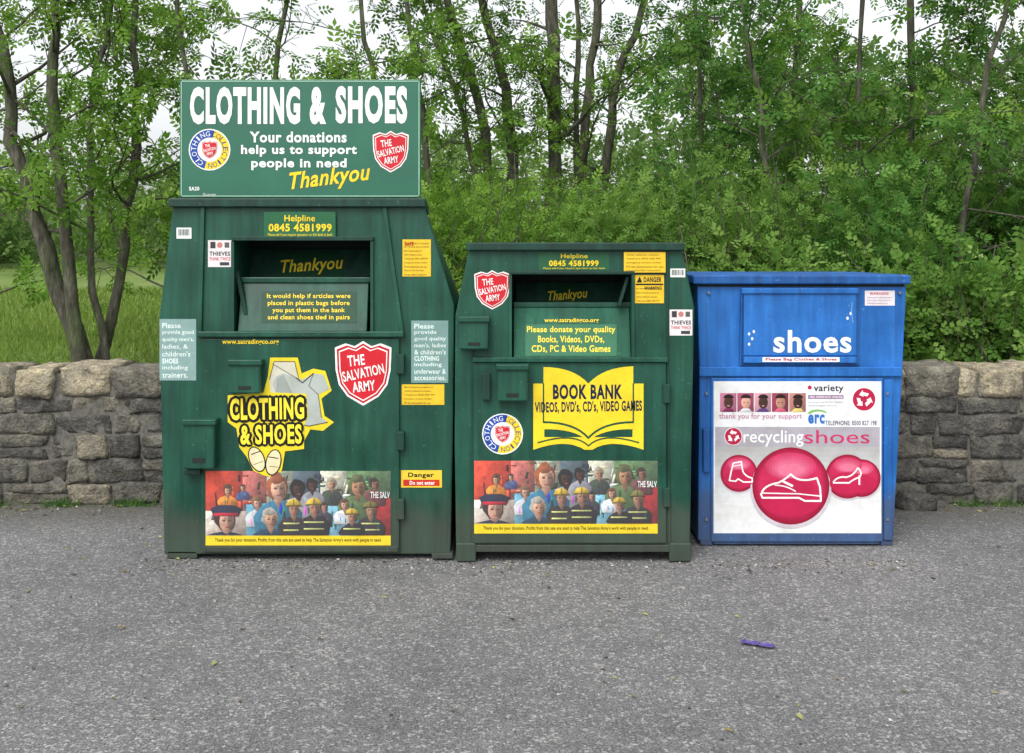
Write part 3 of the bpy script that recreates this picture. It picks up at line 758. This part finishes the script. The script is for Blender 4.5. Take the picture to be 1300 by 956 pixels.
octf = np.array([(0, 1, 4), (1, 2, 4), (2, 3, 4), (3, 0, 4), (1, 0, 5), (2, 1, 5), (3, 2, 5), (0, 3, 5)])
def scatter(name, n, fx, size, mat):
    Vs, Fs, R = [], [], []
    for i in range(n):
        x, y = fx(); s = size*rng.uniform(.4, 1.3); a = rng.uniform(0, 6.28)
        v = octv*np.array([s*rng.uniform(.7, 1.4), s*rng.uniform(.7, 1.2), s*rng.uniform(.4, .8)])+rng.normal(0, s*.12, (6, 3))
        v = v@np.array([[math.cos(a), math.sin(a), 0], [-math.sin(a), math.cos(a), 0], [0, 0, 1]])+np.array([x, y, s*.2])
        Fs.append(octf+6*i); Vs.append(v); R += [rng.random()]*8
    return np_mesh(name, np.concatenate(Vs), np.concatenate(Fs), mat, None, R)
def attr_mat(name, stops, rough=.8, transl=0):
    # matt diffuse surface with per-face tone; optional light coming through thin leaves
    m = bpy.data.materials.new(name); m.use_nodes = True; nt = m.node_tree
    nt.nodes.remove(nt.nodes.get("Principled BSDF")); out = nt.nodes['Material Output']
    a = N(nt, 'ShaderNodeAttribute', attribute_name="rnd")
    r = ramp(nt, a.outputs['Fac'], stops)
    d = N(nt, 'ShaderNodeBsdfDiffuse'); nt.links.new(r.outputs[0], d.inputs['Color'])
    if transl:
        t = N(nt, 'ShaderNodeBsdfTranslucent'); mx = N(nt, 'ShaderNodeMixShader'); mx.inputs[0].default_value = transl
        r2 = ramp(nt, a.outputs['Fac'], [(p, (min(1, c[0]*1.45), min(1, c[1]*1.55), c[2]*1.1)) for p, c in stops])
        nt.links.new(r2.outputs[0], t.inputs['Color'])
        nt.links.new(d.outputs[0], mx.inputs[1]); nt.links.new(t.outputs[0], mx.inputs[2])
        nt.links.new(mx.outputs[0], out.inputs['Surface'])
    else: nt.links.new(d.outputs[0], out.inputs['Surface'])
    return m
M_grit = attr_mat("grit", [(0, (.05, .05, .045)), (.5, (.16, .15, .13)), (.9, (.34, .32, .28)), (1, (.6, .58, .52))])
def f_edge():
    k = rng.random()
    if k < .4: return rng.uniform(-1.8, 2.0), -abs(rng.normal(0, .12))+.0
    if k < .7: return rng.uniform(-6, 6), 1.04-abs(rng.normal(0, .16))
    return rng.uniform(-4, 4), rng.uniform(-2.6, 1)
scatter("gravel", 2200, f_edge, .007, M_grit)
M_dead = attr_mat("dead_leaf_litter", [(0, (.10, .06, .03)), (.5, (.2, .16, .06)), (1, (.3, .34, .12))], .8)
def f_l():
    k = rng.random()
    if k < .6: return rng.uniform(-6, 6), 1.03-abs(rng.normal(0, .12))
    return rng.uniform(-3, 3), rng.uniform(-2.4, 1)
Vs, Fs, R = [], [], []
for i in range(380):
    x, y = f_l(); s = rng.uniform(.008, .022); a = rng.uniform(0, 6.28)
    ca, sa = math.cos(a), math.sin(a)
    for (u, v, w) in ((-1, 0, .1), (0, -.4, .5), (1, 0, .25), (0, .4, .3)):
        Vs.append((x+s*(u*ca-v*sa), y+s*(u*sa+v*ca), .002+s*w))
    Fs.append([4*i, 4*i+1, 4*i+2, 4*i+3]); R.append(rng.random())
np_mesh("fallen_leaves", Vs, Fs, M_dead, None, R)
cx, cy = 312/F*3.79, 3.79-CD
mw = plain("purple_foil", (0.10, 0.07, 0.26), .3, .3, .6, 60)
V = []; nxw, nyw = 9, 4
for j in range(nyw):
    for i in range(nxw):
        u = i/(nxw-1)-.5; v = j/(nyw-1)-.5
        V.append((cx+u*.115+v*.01, cy+v*.035-u*.05, .004+.004*abs(math.sin(i*2.1+j*1.7))+(.006 if j in (0, 3) else 0)*abs(math.sin(i*1.3))))
mesh_obj("sweet_wrapper", V, [[j*nxw+i, j*nxw+i+1, (j+1)*nxw+i+1, (j+1)*nxw+i] for j in range(nyw-1) for i in range(nxw-1)], mw)

# ================================================================== STONE WALL
m, nt, b = newmat("wall_stone")
a_ = N(nt, 'ShaderNodeAttribute', attribute_name="rnd")
g_ = N(nt, 'ShaderNodeNewGeometry'); pos = g_.outputs['Position']
r0 = ramp(nt, a_.outputs['Fac'], [(0, (.068, .067, .062)), (.35, (.10, .096, .086)), (.65, (.145, .135, .112)), (.88, (.21, .19, .145)), (1, (.27, .255, .22))])
n1 = noise_n(nt, 11, 4, .7, pos); n2 = noise_n(nt, 60, 3, .7, pos); n3 = noise_n(nt, 5, 4, .65, pos)
r1 = ramp(nt, n1.outputs['Fac'], [(.3, (.42, .42, .43)), (.5, (.92, .92, .92)), (.7, (1.6, 1.55, 1.42))])
r2 = ramp(nt, n2.outputs['Fac'], [(.3, (.58, .58, .58)), (.7, (1.35, 1.35, 1.35))])
c = mixc(nt, 1, r0.outputs[0], r1.outputs[0], 'MULTIPLY'); c = mixc(nt, 1, c, r2.outputs[0], 'MULTIPLY')
rl = ramp(nt, n3.outputs['Fac'], [(.56, (0, 0, 0)), (.68, (.5, .5, .5))])
c = mixc(nt, rl.outputs[0], c, (.23, .225, .185, 1))
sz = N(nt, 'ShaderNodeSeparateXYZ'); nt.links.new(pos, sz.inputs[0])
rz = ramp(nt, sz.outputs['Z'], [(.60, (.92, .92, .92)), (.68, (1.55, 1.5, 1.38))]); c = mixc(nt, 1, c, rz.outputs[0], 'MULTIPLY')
rg = ramp(nt, n1.outputs['Fac'], [(.28, (.6, .6, .6)), (.36, (0, 0, 0))]); c = mixc(nt, rg.outputs[0], c, (.075, .09, .04, 1))
nt.links.new(c, b.inputs['Base Color']); b.inputs['Roughness'].default_value = .92; b.inputs['Specular IOR Level'].default_value = .2
hm = N(nt, 'ShaderNodeMath', operation='MULTIPLY_ADD'); nt.links.new(n2.outputs['Fac'], hm.inputs[0]); hm.inputs[1].default_value = .35; nt.links.new(n1.outputs['Fac'], hm.inputs[2])
bump(nt, hm.outputs[0], 1, .035, b)
bm = bmesh.new(); bmesh.ops.create_cube(bm, size=2); bmesh.ops.subdivide_edges(bm, edges=bm.edges, cuts=5, use_grid_fill=True)
cv = np.array([v.co[:] for v in bm.verts]); bm.verts.index_update(); cf = np.array([[v.index for v in f.verts] for f in bm.faces]); bm.free()
sph = cv/np.linalg.norm(cv, axis=1, keepdims=True)
EW = empty("stone_wall", Vector((0, 1.25, 0)))
Vs, Fs, R = [], [], []
def stone(x0, x1, z0, z1, yf, depth, rd, tone, amp=.010):
    c = np.array([(x0+x1)/2, yf+depth/2, (z0+z1)/2]); h = np.array([(x1-x0)/2, depth/2, (z1-z0)/2])
    p = cv*(1-rd)+sph*rd*1.15
    co = rng.normal(0, .09, (4, 2)); co[:, 0] *= min(1, .12/h[0])
    u = (cv[:, 0]+1)/2; v = (cv[:, 2]+1)/2
    off = (np.outer((1-u)*(1-v), co[0])+np.outer(u*(1-v), co[1])+np.outer((1-u)*v, co[2])+np.outer(u*v, co[3]))
    p = p+np.stack([off[:, 0], np.zeros(len(p)), off[:, 1]], 1)
    p = p*h
    o = rng.uniform(0, 100, 3)
    for i in range(len(p)):
        q = Vector(p[i]*8+o)
        nv = noise.noise_vector(q)*amp*1.3+noise.noise_vector(q*3.3)*amp*.9
        p[i] += nv
    Fs.append(cf+len(cv)*len(Vs)); Vs.append(p+c); R.extend([tone]*len(cf))
x_lo, x_hi = -7.5, 7.5
z = 0.0
while z < .61:
    hgt = min(rng.uniform(.085, .15), .64-z)
    if .64-z-hgt < .07: hgt = .64-z
    x = x_lo
    while x < x_hi:
        w = rng.uniform(.12, .40)
        if rng.random() < .22 and hgt > .12:
            k = rng.uniform(.35, .65)
            stone(x+.004, x+w-.004, z+.003, z+hgt*k-.003, 1.06+rng.uniform(-.008, .01), .2, .09, rng.beta(1.4, 3.0))
            stone(x+.004, x+w-.004, z+hgt*k+.003, z+hgt-.003, 1.06+rng.uniform(-.008, .01), .2, .09, rng.beta(1.4, 3.0))
        else:
            stone(x+.004, x+w-.004, z+.003, z+hgt-.003+rng.uniform(-.008, .008), 1.06+rng.uniform(-.012, .01), .2, .09, rng.beta(1.5, 2.6))
        x += w
    z += hgt
x = x_lo
while x < x_hi:
    w = rng.uniform(.10, .34); t = rng.uniform(-.012, .008)
    stone(x+.003, x+w-.003, .635, .812+t, 1.045+rng.uniform(-.012, .012), .40, .14, min(1, rng.beta(2.2, 2.2)*.9+.1), .014)
    x += w
np_mesh("stones", np.concatenate(Vs), np.concatenate(Fs), m, EW, R, True)
mo = plain("wall_mortar", (.105, .100, .086), .95, 0, .45, 30)
prism("core", [Vector((-7.5, 1.071, -.05)), Vector((7.5, 1.071, -.05)), Vector((7.5, 1.071, .775)), Vector((-7.5, 1.071, .775))], [Vector((-7.5, 1.42, -.05)), Vector((7.5, 1.42, -.05)), Vector((7.5, 1.42, .775)), Vector((-7.5, 1.42, .775))], mo, EW, 0)
Vs, Fs, R = [], [], []
stone(2.26, 2.5, -.02, .09, .90, .14, .4, .3, .02)
np_mesh("fallen_stone", np.concatenate(Vs), np.concatenate(Fs), m, None, R, True)

# ================================================================== VEGETATION
def leaf_quads(items):
    V, Fq = [], []
    for (bx, by, bz, ang, L, w, dz) in items:
        ca, sa = math.cos(ang), math.sin(ang)
        def pt(u, v, z): return (bx+u*ca-v*sa, by+u*sa+v*ca, bz+z)
        b0 = len(V)
        V += [pt(0, 0, 0), pt(L*.45, -w, -.12*L+abs(w)*.3), pt(L, 0, dz), pt(L*.45, w, -.12*L+abs(w)*.3)]
        Fq.append([b0, b0+1, b0+2, b0+3])
    return np.array(V, float), np.array(Fq)
it = []
for k in range(3):
    x = .26+.24*k
    for s in (-1, 1): it.append((x, 0, -.10*x*x, s*math.radians(60-6*k), .38, .095, -.07))
it.append((.90, 0, -.10, 0, .40, .10, -.08))
ASH = leaf_quads(it)
it = []
for k in range(4):
    it.append((.18*k, 0, 0.02*k, (1 if k % 2 else -1)*math.radians(58-5*k), .46, .16, -.08))
it.append((.7, 0, .05, 0, .46, .16, -.05))
OVAL = leaf_quads(it)
def place(tpl, pos, dr, sc, rn, upbias=1.0):
    tv, tf = tpl; n = len(pos)
    X = dr/np.maximum(np.linalg.norm(dr, axis=1, keepdims=True), 1e-6)
    Rv = rn.normal(0, .75, (n, 3))+np.array([0, -.25, upbias])
    Z = Rv-(Rv*X).sum(1, keepdims=True)*X; Z /= np.maximum(np.linalg.norm(Z, axis=1, keepdims=True), 1e-6)
    Y = np.cross(Z, X)
    V = pos[:, None, :]+sc[:, None, None]*(tv[None, :, 0:1]*X[:, None]+tv[None, :, 1:2]*Y[:, None]+tv[None, :, 2:3]*Z[:, None])
    Fa = tf[None]+(np.arange(n)*len(tv))[:, None, None]
    return V.reshape(-1, 3), Fa.reshape(-1, tf.shape[1])
class Tubes:
    def __init__(s): s.V = []; s.F = []; s.n = 0
    def add(s, pts, rad, seg=6):
        pts = np.asarray(pts); m = len(pts)
        T = np.gradient(pts, axis=0); T /= np.maximum(np.linalg.norm(T, axis=1, keepdims=True), 1e-6)
        ref = np.array([.31, .2, .05]) if abs(T[0, 2]) > .5 else np.array([0, 0, 1.])
        A = np.cross(T, ref); A /= np.maximum(np.linalg.norm(A, axis=1, keepdims=True), 1e-6); B = np.cross(T, A)
        an = np.arange(seg)/seg*2*np.pi
        ring = pts[:, None]+np.asarray(rad)[:, None, None]*(np.cos(an)[None, :, None]*A[:, None]+np.sin(an)[None, :, None]*B[:, None])
        s.V.append(ring.reshape(-1, 3))
        i = np.arange(m-1)[:, None]*seg; j = np.arange(seg)[None]; j2 = (j+1) % seg
        s.F.append(np.stack([i+j, i+j2, i+seg+j2, i+seg+j], -1).reshape(-1, 4)+s.n); s.n += m*seg
    def mesh(s, name, mat, par): return np_mesh(name, np.concatenate(s.V), np.concatenate(s.F), mat, par, None, True)
m, nt, b = newmat("bark"); M_bark = m
g_ = N(nt, 'ShaderNodeNewGeometry'); mp = N(nt, 'ShaderNodeMapping'); mp.inputs['Scale'].default_value = (1, 1, .25); nt.links.new(g_.outputs['Position'], mp.inputs['Vector'])
n1 = noise_n(nt, 22, 4, .7, mp.outputs[0]); n2 = noise_n(nt, 3, 2, .6, g_.outputs['Position'])
r1 = ramp(nt, n1.outputs['Fac'], [(.3, (.025, .022, .017)), (.55, (.085, .078, .06)), (.75, (.17, .16, .125))])
r2 = ramp(nt, n2.outputs['Fac'], [(.4, (1, 1, 1)), (.7, (.85, 1.1, .7))])
nt.links.new(mixc(nt, 1, r1.outputs[0], r2.outputs[0], 'MULTIPLY'), b.inputs['Base Color']); b.inputs['Roughness'].default_value = .95
bump(nt, n1.outputs['Fac'], .8, .02, b)
def lm(name, a, bb, c, t=.35): return attr_mat(name, [(0, a), (.5, bb), (1, c)], .55, t)
L_ash = lm("leaf_ash", (.055, .125, .020), (.125, .235, .036), (.22, .34, .07))
L_dark = lm("leaf_dark", (.030, .085, .022), (.078, .175, .036), (.15, .27, .062))
L_bram = lm("leaf_bramble", (.055, .125, .026), (.12, .225, .045), (.22, .32, .09))
L_far = lm("leaf_distant", (.07, .13, .045), (.12, .20, .06), (.19, .27, .10))

def smooth_poly(pts, n, rn, jit):
    pts = np.array([tuple(p) for p in pts], float); m = len(pts); out = []
    for k in np.linspace(0, m-1.001, n):
        i = int(k); t = k-i
        p0, p1, p2, p3 = pts[max(i-1, 0)], pts[i], pts[min(i+1, m-1)], pts[min(i+2, m-1)]
        out.append(.5*((2*p1)+(-p0+p2)*t+(2*p0-5*p1+4*p2-p3)*t*t+(-p0+3*p1-3*p2+p3)*t**3))
    out = np.array(out); out[1:-1] += rn.normal(0, jit, (n-2, 3)); return out
def tree(name, stems, seed, nb=12, Lb=1.6, ntw=6, nlf=9, ls=.22, mat=None, tmin=.25, tpl=None, twl=.7, up=.35, bend=.15):
    rn = np.random.default_rng(seed); tb = Tubes(); P_, D_, C_ = [], [], []
    base = Vector(stems[0][0][0]); base.z = max(base.z, -.1)
    E = empty(name, base)
    for pts, r0, r1 in stems:
        sp_ = smooth_poly(pts, 18, rn, .022); m_ = len(sp_)
        tb.add(sp_, np.linspace(r0, r1, m_)*(1+.08*rn.normal(size=m_)), 9)
        for i in range(nb):
            t = tmin+(1-tmin)*(i+rn.random())/nb; k = min(int(t*(m_-1)), m_-2); p = sp_[k]+(sp_[k+1]-sp_[k])*(t*(m_-1)-k)
            az = rn.uniform(0, 2*np.pi); L = Lb*rn.uniform(.55, 1.15)*(1.1-.45*t)
            d = np.array([math.cos(az), math.sin(az), up+rn.uniform(-.25, .45)]); d /= np.linalg.norm(d)
            q = [p]; nn = 7
            for j in range(nn-1):
                d = d+rn.normal(0, .16, 3)+np.array([0, 0, bend*(.5-j/nn)]); d /= np.linalg.norm(d); q.append(q[-1]+d*L/(nn-1))
            q = np.array(q); rb = (r0+(r1-r0)*t)*rn.uniform(.22, .42)
            tb.add(q, np.linspace(rb, .004, nn), 5)
            for w in range(ntw):
                tt = rn.uniform(.2, 1); kk = min(int(tt*(nn-1)), nn-2); s = q[kk]+(q[kk+1]-q[kk])*(tt*(nn-1)-kk)
                td = (q[kk+1]-q[kk]); td = td/np.linalg.norm(td)+rn.normal(0, .6, 3); td /= np.linalg.norm(td); tl = twl*rn.uniform(.5, 1.2)
                e = s+td*tl+np.array([0, 0, -.05]); mid = (s+e)/2+rn.normal(0, .03, 3)
                tb.add([s, mid, e], [.006, .004, .002], 3)
                u = rn.uniform(.15, 1.05, nlf)[:, None]; pp = s+(e-s)*u+rn.normal(0, .05, (nlf, 3))
                dd = td*.6+rn.normal(0, .6, (nlf, 3)); dd[:, 2] -= .15
                cl = rn.uniform(-.28, .28); P_.append(pp); D_.append(dd); C_.append(np.clip(rn.normal(.45, .18, nlf)+cl, 0, 1))
    tb.mesh("trunk_and_branches", M_bark, E)
    P_ = np.concatenate(P_); D_ = np.concatenate(D_); C_ = np.concatenate(C_)
    tpl = tpl or ASH
    V, Fa = place(tpl, P_, D_, ls*rn.uniform(.6, 1.25, len(P_)), rn)
    np_mesh("leaves", V, Fa, mat or L_ash, E, np.clip(np.repeat(C_, len(tpl[1]))+rn.normal(0, .05, len(Fa)), 0, 1))
def T(px, py, d, dy=0): v = W(px, py, d-CD); return (v.x, v.y+dy, v.z)
def S(d, pl, r0, r1, gx=None):
    pts = [T(x, y, d) for x, y in pl]
    g = pts[0]; z0 = gz(g[0], g[1])-.1
    if g[2] > z0+.05: pts = [(g[0]+(g[0]-pts[1][0])*.2, g[1], z0)]+pts
    return (pts, r0, r1)

tree("ash_tree", [S(9.5, [(112, 470), (62, 330), (28, 200), (4, 90), (-40, -80), (-90, -260)], .10, .035),
                  S(9.4, [(98, 460), (84, 300), (72, 150), (66, 0), (55, -220)], .08, .03),
                  S(9.7, [(128, 460), (158, 320), (172, 180), (170, 30), (190, -220)], .065, .025),
                  S(9.6, [(140, 470), (118, 330), (112, 180), (140, 20), (150, -150)], .045, .018)], 1, nb=12, Lb=1.7, ntw=6, nlf=8, ls=.19, mat=L_ash, tmin=.38)
tree("ash_tree", [S(12.5, [(240, 440), (250, 200), (225, 20), (230, -200)], .05, .02), S(12.5, [(330, 440), (340, 200), (360, 20), (380, -200)], .06, .02)], 2, nb=14, Lb=2.0, ntw=6, nlf=8, ls=.22, mat=L_ash, tmin=.30)
tree("ash_tree", [S(11, [(470, 440), (480, 220), (470, 60), (440, -150)], .055, .02), S(11.2, [(560, 440), (545, 200), (520, 40), (500, -160)], .05, .02)], 3, nb=13, Lb=1.8, ntw=6, nlf=8, ls=.21, mat=L_ash, tmin=.3)
tree("ash_tree", [S(13, [(-60, 430), (-60, 200), (-40, 0), (-40, -200)], .08, .03)], 4, nb=18, Lb=2.6, ntw=6, nlf=8, ls=.23, mat=L_ash, tmin=.3)
tree("alder_tree", [S(12, [(640, 470), (630, 320), (612, 150), (575, 20), (540, -120)], .075, .035),
                    S(12.2, [(655, 470), (652, 300), (645, 130), (612, 0), (600, -160)], .085, .04),
                    S(11.8, [(600, 470), (606, 320), (600, 200), (556, 60), (520, -60)], .05, .02)], 5, nb=10, Lb=1.5, ntw=5, nlf=7, ls=.17, mat=L_ash, tmin=.35)
tree("alder_tree", [S(12, [(700, 470), (699, 300), (706, 130), (700, 0), (704, -160)], .11, .06),
                    S(12.3, [(738, 470), (738, 300), (745, 130), (760, 0), (790, -160)], .075, .04),
                    S(12.1, [(752, 470), (758, 300), (775, 140), (812, 20), (850, -120)], .08, .035),
                    S(12.4, [(724, 470), (722, 300), (735, 100), (728, -120)], .05, .025)], 6, nb=9, Lb=1.5, ntw=5, nlf=7, ls=.17, mat=L_ash, tmin=.35)
k = 7
for d, pl, r in ((11, [(890, 450), (900, 280), (890, 120), (880, -100)], .05), (9.6, [(970, 450), (975, 280), (960, 120), (940, -60)], .045), (10.5, [(1060, 450), (1080, 280), (1090, 120), (1100, -120)], .05),
                 (11.5, [(1150, 450), (1152, 280), (1158, 120), (1150, -140)], .085), (9.3, [(1220, 450), (1225, 300), (1245, 140), (1290, -60)], .05), (10.5, [(1330, 450), (1340, 250), (1330, 80), (1340, -120)], .07), (12.5, [(1010, 450), (1005, 250), (1010, 80), (1020, -120)], .08)):
    tree("sycamore_tree" if k % 2 else "ash_tree", [S(d, pl, r, r*.4)], k, nb=21, Lb=1.65, ntw=6, nlf=9, ls=.19, mat=L_dark if k % 3 else L_ash, tmin=.18); k += 1

def bush(name, blobs, seed, n, ls, mat, tpl, canes=20):
    rn = np.random.default_rng(seed); E = empty(name, Vector((blobs[0][0], blobs[0][1], gz(blobs[0][0], blobs[0][1])))); PP, DD, CC = [], [], []
    tb = Tubes(); tot = sum(b_[3]*b_[5] for b_ in blobs)
    for (x, y, z, rx, ry, rz) in blobs:
        m_ = 12; nn = int(n*rx*rz/tot)
        cs = rn.normal(0, .5, (m_, 3))*np.array([rx, ry, rz])+np.array([x, y, z]); pick = rn.integers(0, m_, nn)
        v = rn.normal(0, 1, (nn, 3)); v /= np.linalg.norm(v, axis=1, keepdims=True); rad = rn.uniform(.5, 1.1, (nn, 1))+np.abs(rn.normal(0, .12, (nn, 1)))
        p = cs[pick]+v*rad*np.array([rx, ry, rz])*.52; ok = p[:, 2] > .02; p = p[ok]; v = v[ok]; pk = pick[ok]
        PP.append(p); DD.append(v*.6+rn.normal(0, .5, p.shape)+np.array([0, 0, .15])); CC.append(np.clip(rn.normal(.45, .16, len(p))+(pk/m_-.5)*.4+v[:, 2]*.12, 0, 1))
        for i in range(canes):
            s = np.array([x+rn.normal(0, rx*.4), y+rn.normal(0, ry*.3), 0.]); e = np.array([x, y, z])+rn.normal(0, .6, 3)*np.array([rx, ry, rz])+np.array([0, 0, rz*.5])
            tb.add([s, (s+e)/2+rn.normal(0, .1, 3)+np.array([0, 0, .1]), e], [.012, .008, .003], 4)
    tb.mesh("stems", M_bark, E)
    P_ = np.concatenate(PP); D_ = np.concatenate(DD); C_ = np.concatenate(CC)
    V, Fa = place(tpl, P_, D_, ls*rn.uniform(.6, 1.3, len(P_)), rn, .8)
    np_mesh("leaves", V, Fa, mat, E, np.clip(np.repeat(C_, len(tpl[1]))+rn.normal(0, .05, len(Fa)), 0, 1))
bush("elder_shrub", [(*T(570, 330, 8.5), .7, .6, .7), (*T(640, 340, 9), .8, .6, .7), (*T(720, 335, 9.5), .8, .6, .6), (*T(590, 290, 10), .6, .5, .5)], 31, 5600, .12, L_ash, ASH)
bush("elder_shrub", [(*T(820, 335, 9), .8, .6, .6), (*T(900, 330, 9), .8, .6, .7), (*T(980, 320, 9.2), .8, .6, .7), (*T(790, 290, 11), .9, .6, .5)], 32, 5600, .12, L_bram, ASH)
bush("elder_shrub", [(*T(1080, 330, 8.8), .8, .6, .6), (*T(1160, 310, 9.8), .8, .6, .7), (*T(1260, 300, 9.8), .8, .6, .7), (*T(1360, 310, 9.8), .8, .6, .7)], 33, 5000, .13, L_dark, ASH)
bush("bramble_bush", [(*T(1180, 430, 7.4), .5, .4, .45), (*T(1250, 430, 7.3), .5, .4, .45), (*T(1330, 440, 7.3), .6, .4, .4), (*T(1120, 430, 7.5), .5, .4, .4), (*T(1200, 395, 8.0), .5, .4, .35)], 34, 5600, .10, L_bram, OVAL)
bush("bramble_bush", [(*T(1400, 430, 7.4), .8, .5, .5), (*T(1040, 400, 8), .6, .4, .4), (*T(960, 400, 8), .6, .4, .4)], 35, 2200, .11, L_bram, OVAL, 10)

# grass
rn = np.random.default_rng(77)
n = 50000
d = rn.uniform(8.2, 24, n)**1.0; px = rn.uniform(-80, 760, n)
x = (px-650)/F*d; y = d-CD
z = np.array([gz(a, b_) for a, b_ in zip(x, y)])
h = rn.uniform(.05, .16, n)*np.where(d < 10, 1.5, 1.0); wv = rn.uniform(.006, .014, n)*(d/12)
lean = rn.normal(0, .06, (n, 2)); a = rn.uniform(0, 3.14, n)
V = np.stack([np.stack([x-wv*np.cos(a), y-wv*np.sin(a), z-.01], 1), np.stack([x+wv*np.cos(a), y+wv*np.sin(a), z-.01], 1), np.stack([x+lean[:, 0], y+lean[:, 1], z+h], 1)], 1).reshape(-1, 3)
M_grass = lm("grass_blade", (.085, .145, .025), (.15, .23, .045), (.26, .31, .11), .3)
np_mesh("grass", V, np.arange(3*n).reshape(-1, 3), M_grass, None, np.clip(rn.normal(.5, .2, n), 0, 1))
n = 1500; nc = 46
cx = rn.uniform(-5, 5, nc); pk = rn.integers(0, nc, n); x = cx[pk]+rn.normal(0, .05, n); y = 1.02+rn.normal(0, .02, n); z = np.zeros(n)
h = rn.uniform(.015, .07, n); wv = .003+0*h; lean = rn.normal(0, .03, (n, 2)); a = rn.uniform(0, 3.14, n)
V = np.stack([np.stack([x-wv*np.cos(a), y-wv*np.sin(a), z], 1), np.stack([x+wv*np.cos(a), y+wv*np.sin(a), z], 1), np.stack([x+lean[:, 0], y+lean[:, 1], z+h], 1)], 1).reshape(-1, 3)
np_mesh("wall_foot_weeds", V, np.arange(3*n).reshape(-1, 3), L_dark, None, np.clip(rn.normal(.4, .2, n), 0, 1))
# distant tree line
n = 28000
rn = np.random.default_rng(78)
nc = 260
cx = rn.uniform(-26, 40, nc); cy = rn.uniform(24, 34, nc)
hmax = np.where(cx < -4, 2.8, np.where(cx < 5, 3.8, 7.5)); cz = rn.uniform(.2, 1, nc)*hmax+.6
pk = rn.integers(0, nc, n); v = rn.normal(0, 1, (n, 3)); v /= np.linalg.norm(v, axis=1, keepdims=True)
p = np.stack([cx, cy, cz], 1)[pk]+v*rn.uniform(.6, 1.05, (n, 1))*np.array([1.9, 1.4, 1.3]); p[:, 2] = np.abs(p[:, 2])
V, Fa = place(OVAL, p, v+rn.normal(0, .5, p.shape), .48*rn.uniform(.6, 1.3, n), rn)
np_mesh("distant_treeline", V, Fa, L_far, None, np.clip(np.repeat(rn.normal(.5, .15, n)+((pk*7919 % 100)/100-.5)*.4, 5), 0, 1))

# ================================================================== LIGHT, SKY, CAMERA
w = bpy.data.worlds.new("World"); scene.world = w; w.use_nodes = True
nt = w.node_tree; bg = nt.nodes['Background']
sky = nt.nodes.new('ShaderNodeTexSky'); sky.sky_type = 'NISHITA'; sky.sun_disc = False
el, az = math.radians(52), math.radians(205)
sky.sun_elevation = el; sky.sun_rotation = az; sky.air_density = 1.0; sky.dust_density = 4.0
hs = nt.nodes.new('ShaderNodeHueSaturation'); hs.inputs['Saturation'].default_value = .16; hs.inputs['Value'].default_value = 1.9
nt.links.new(sky.outputs[0], hs.inputs['Color']); nt.links.new(hs.outputs[0], bg.inputs['Color'])
bg.inputs['Strength'].default_value = .15
sd = bpy.data.lights.new("sun", 'SUN'); sd.energy = 1.1; sd.angle = math.radians(35); sd.color = (1, .97, .93)
so = link(bpy.data.objects.new("sun", sd))
dirv = Vector((math.sin(az)*math.cos(el), math.cos(az)*math.cos(el), math.sin(el)))
so.rotation_euler = dirv.to_track_quat('Z', 'Y').to_euler(); so.location = dirv*30

cd = bpy.data.cameras.new("camera"); cam = link(bpy.data.objects.new("camera", cd))
cd.sensor_width = 36; cd.lens = 35; cd.clip_end = 2000; cd.clip_start = .05
cam.location = (0, -CD, CH); cam.rotation_euler = (math.radians(90), 0, 0)
cd.shift_y = -158/1300
scene.camera = cam
scene.view_settings.view_transform = 'Standard'; scene.view_settings.look = 'None'; scene.view_settings.exposure = 0
print("polys", sum(len(o.data.polygons) for o in scene.objects if o.type == 'MESH'))
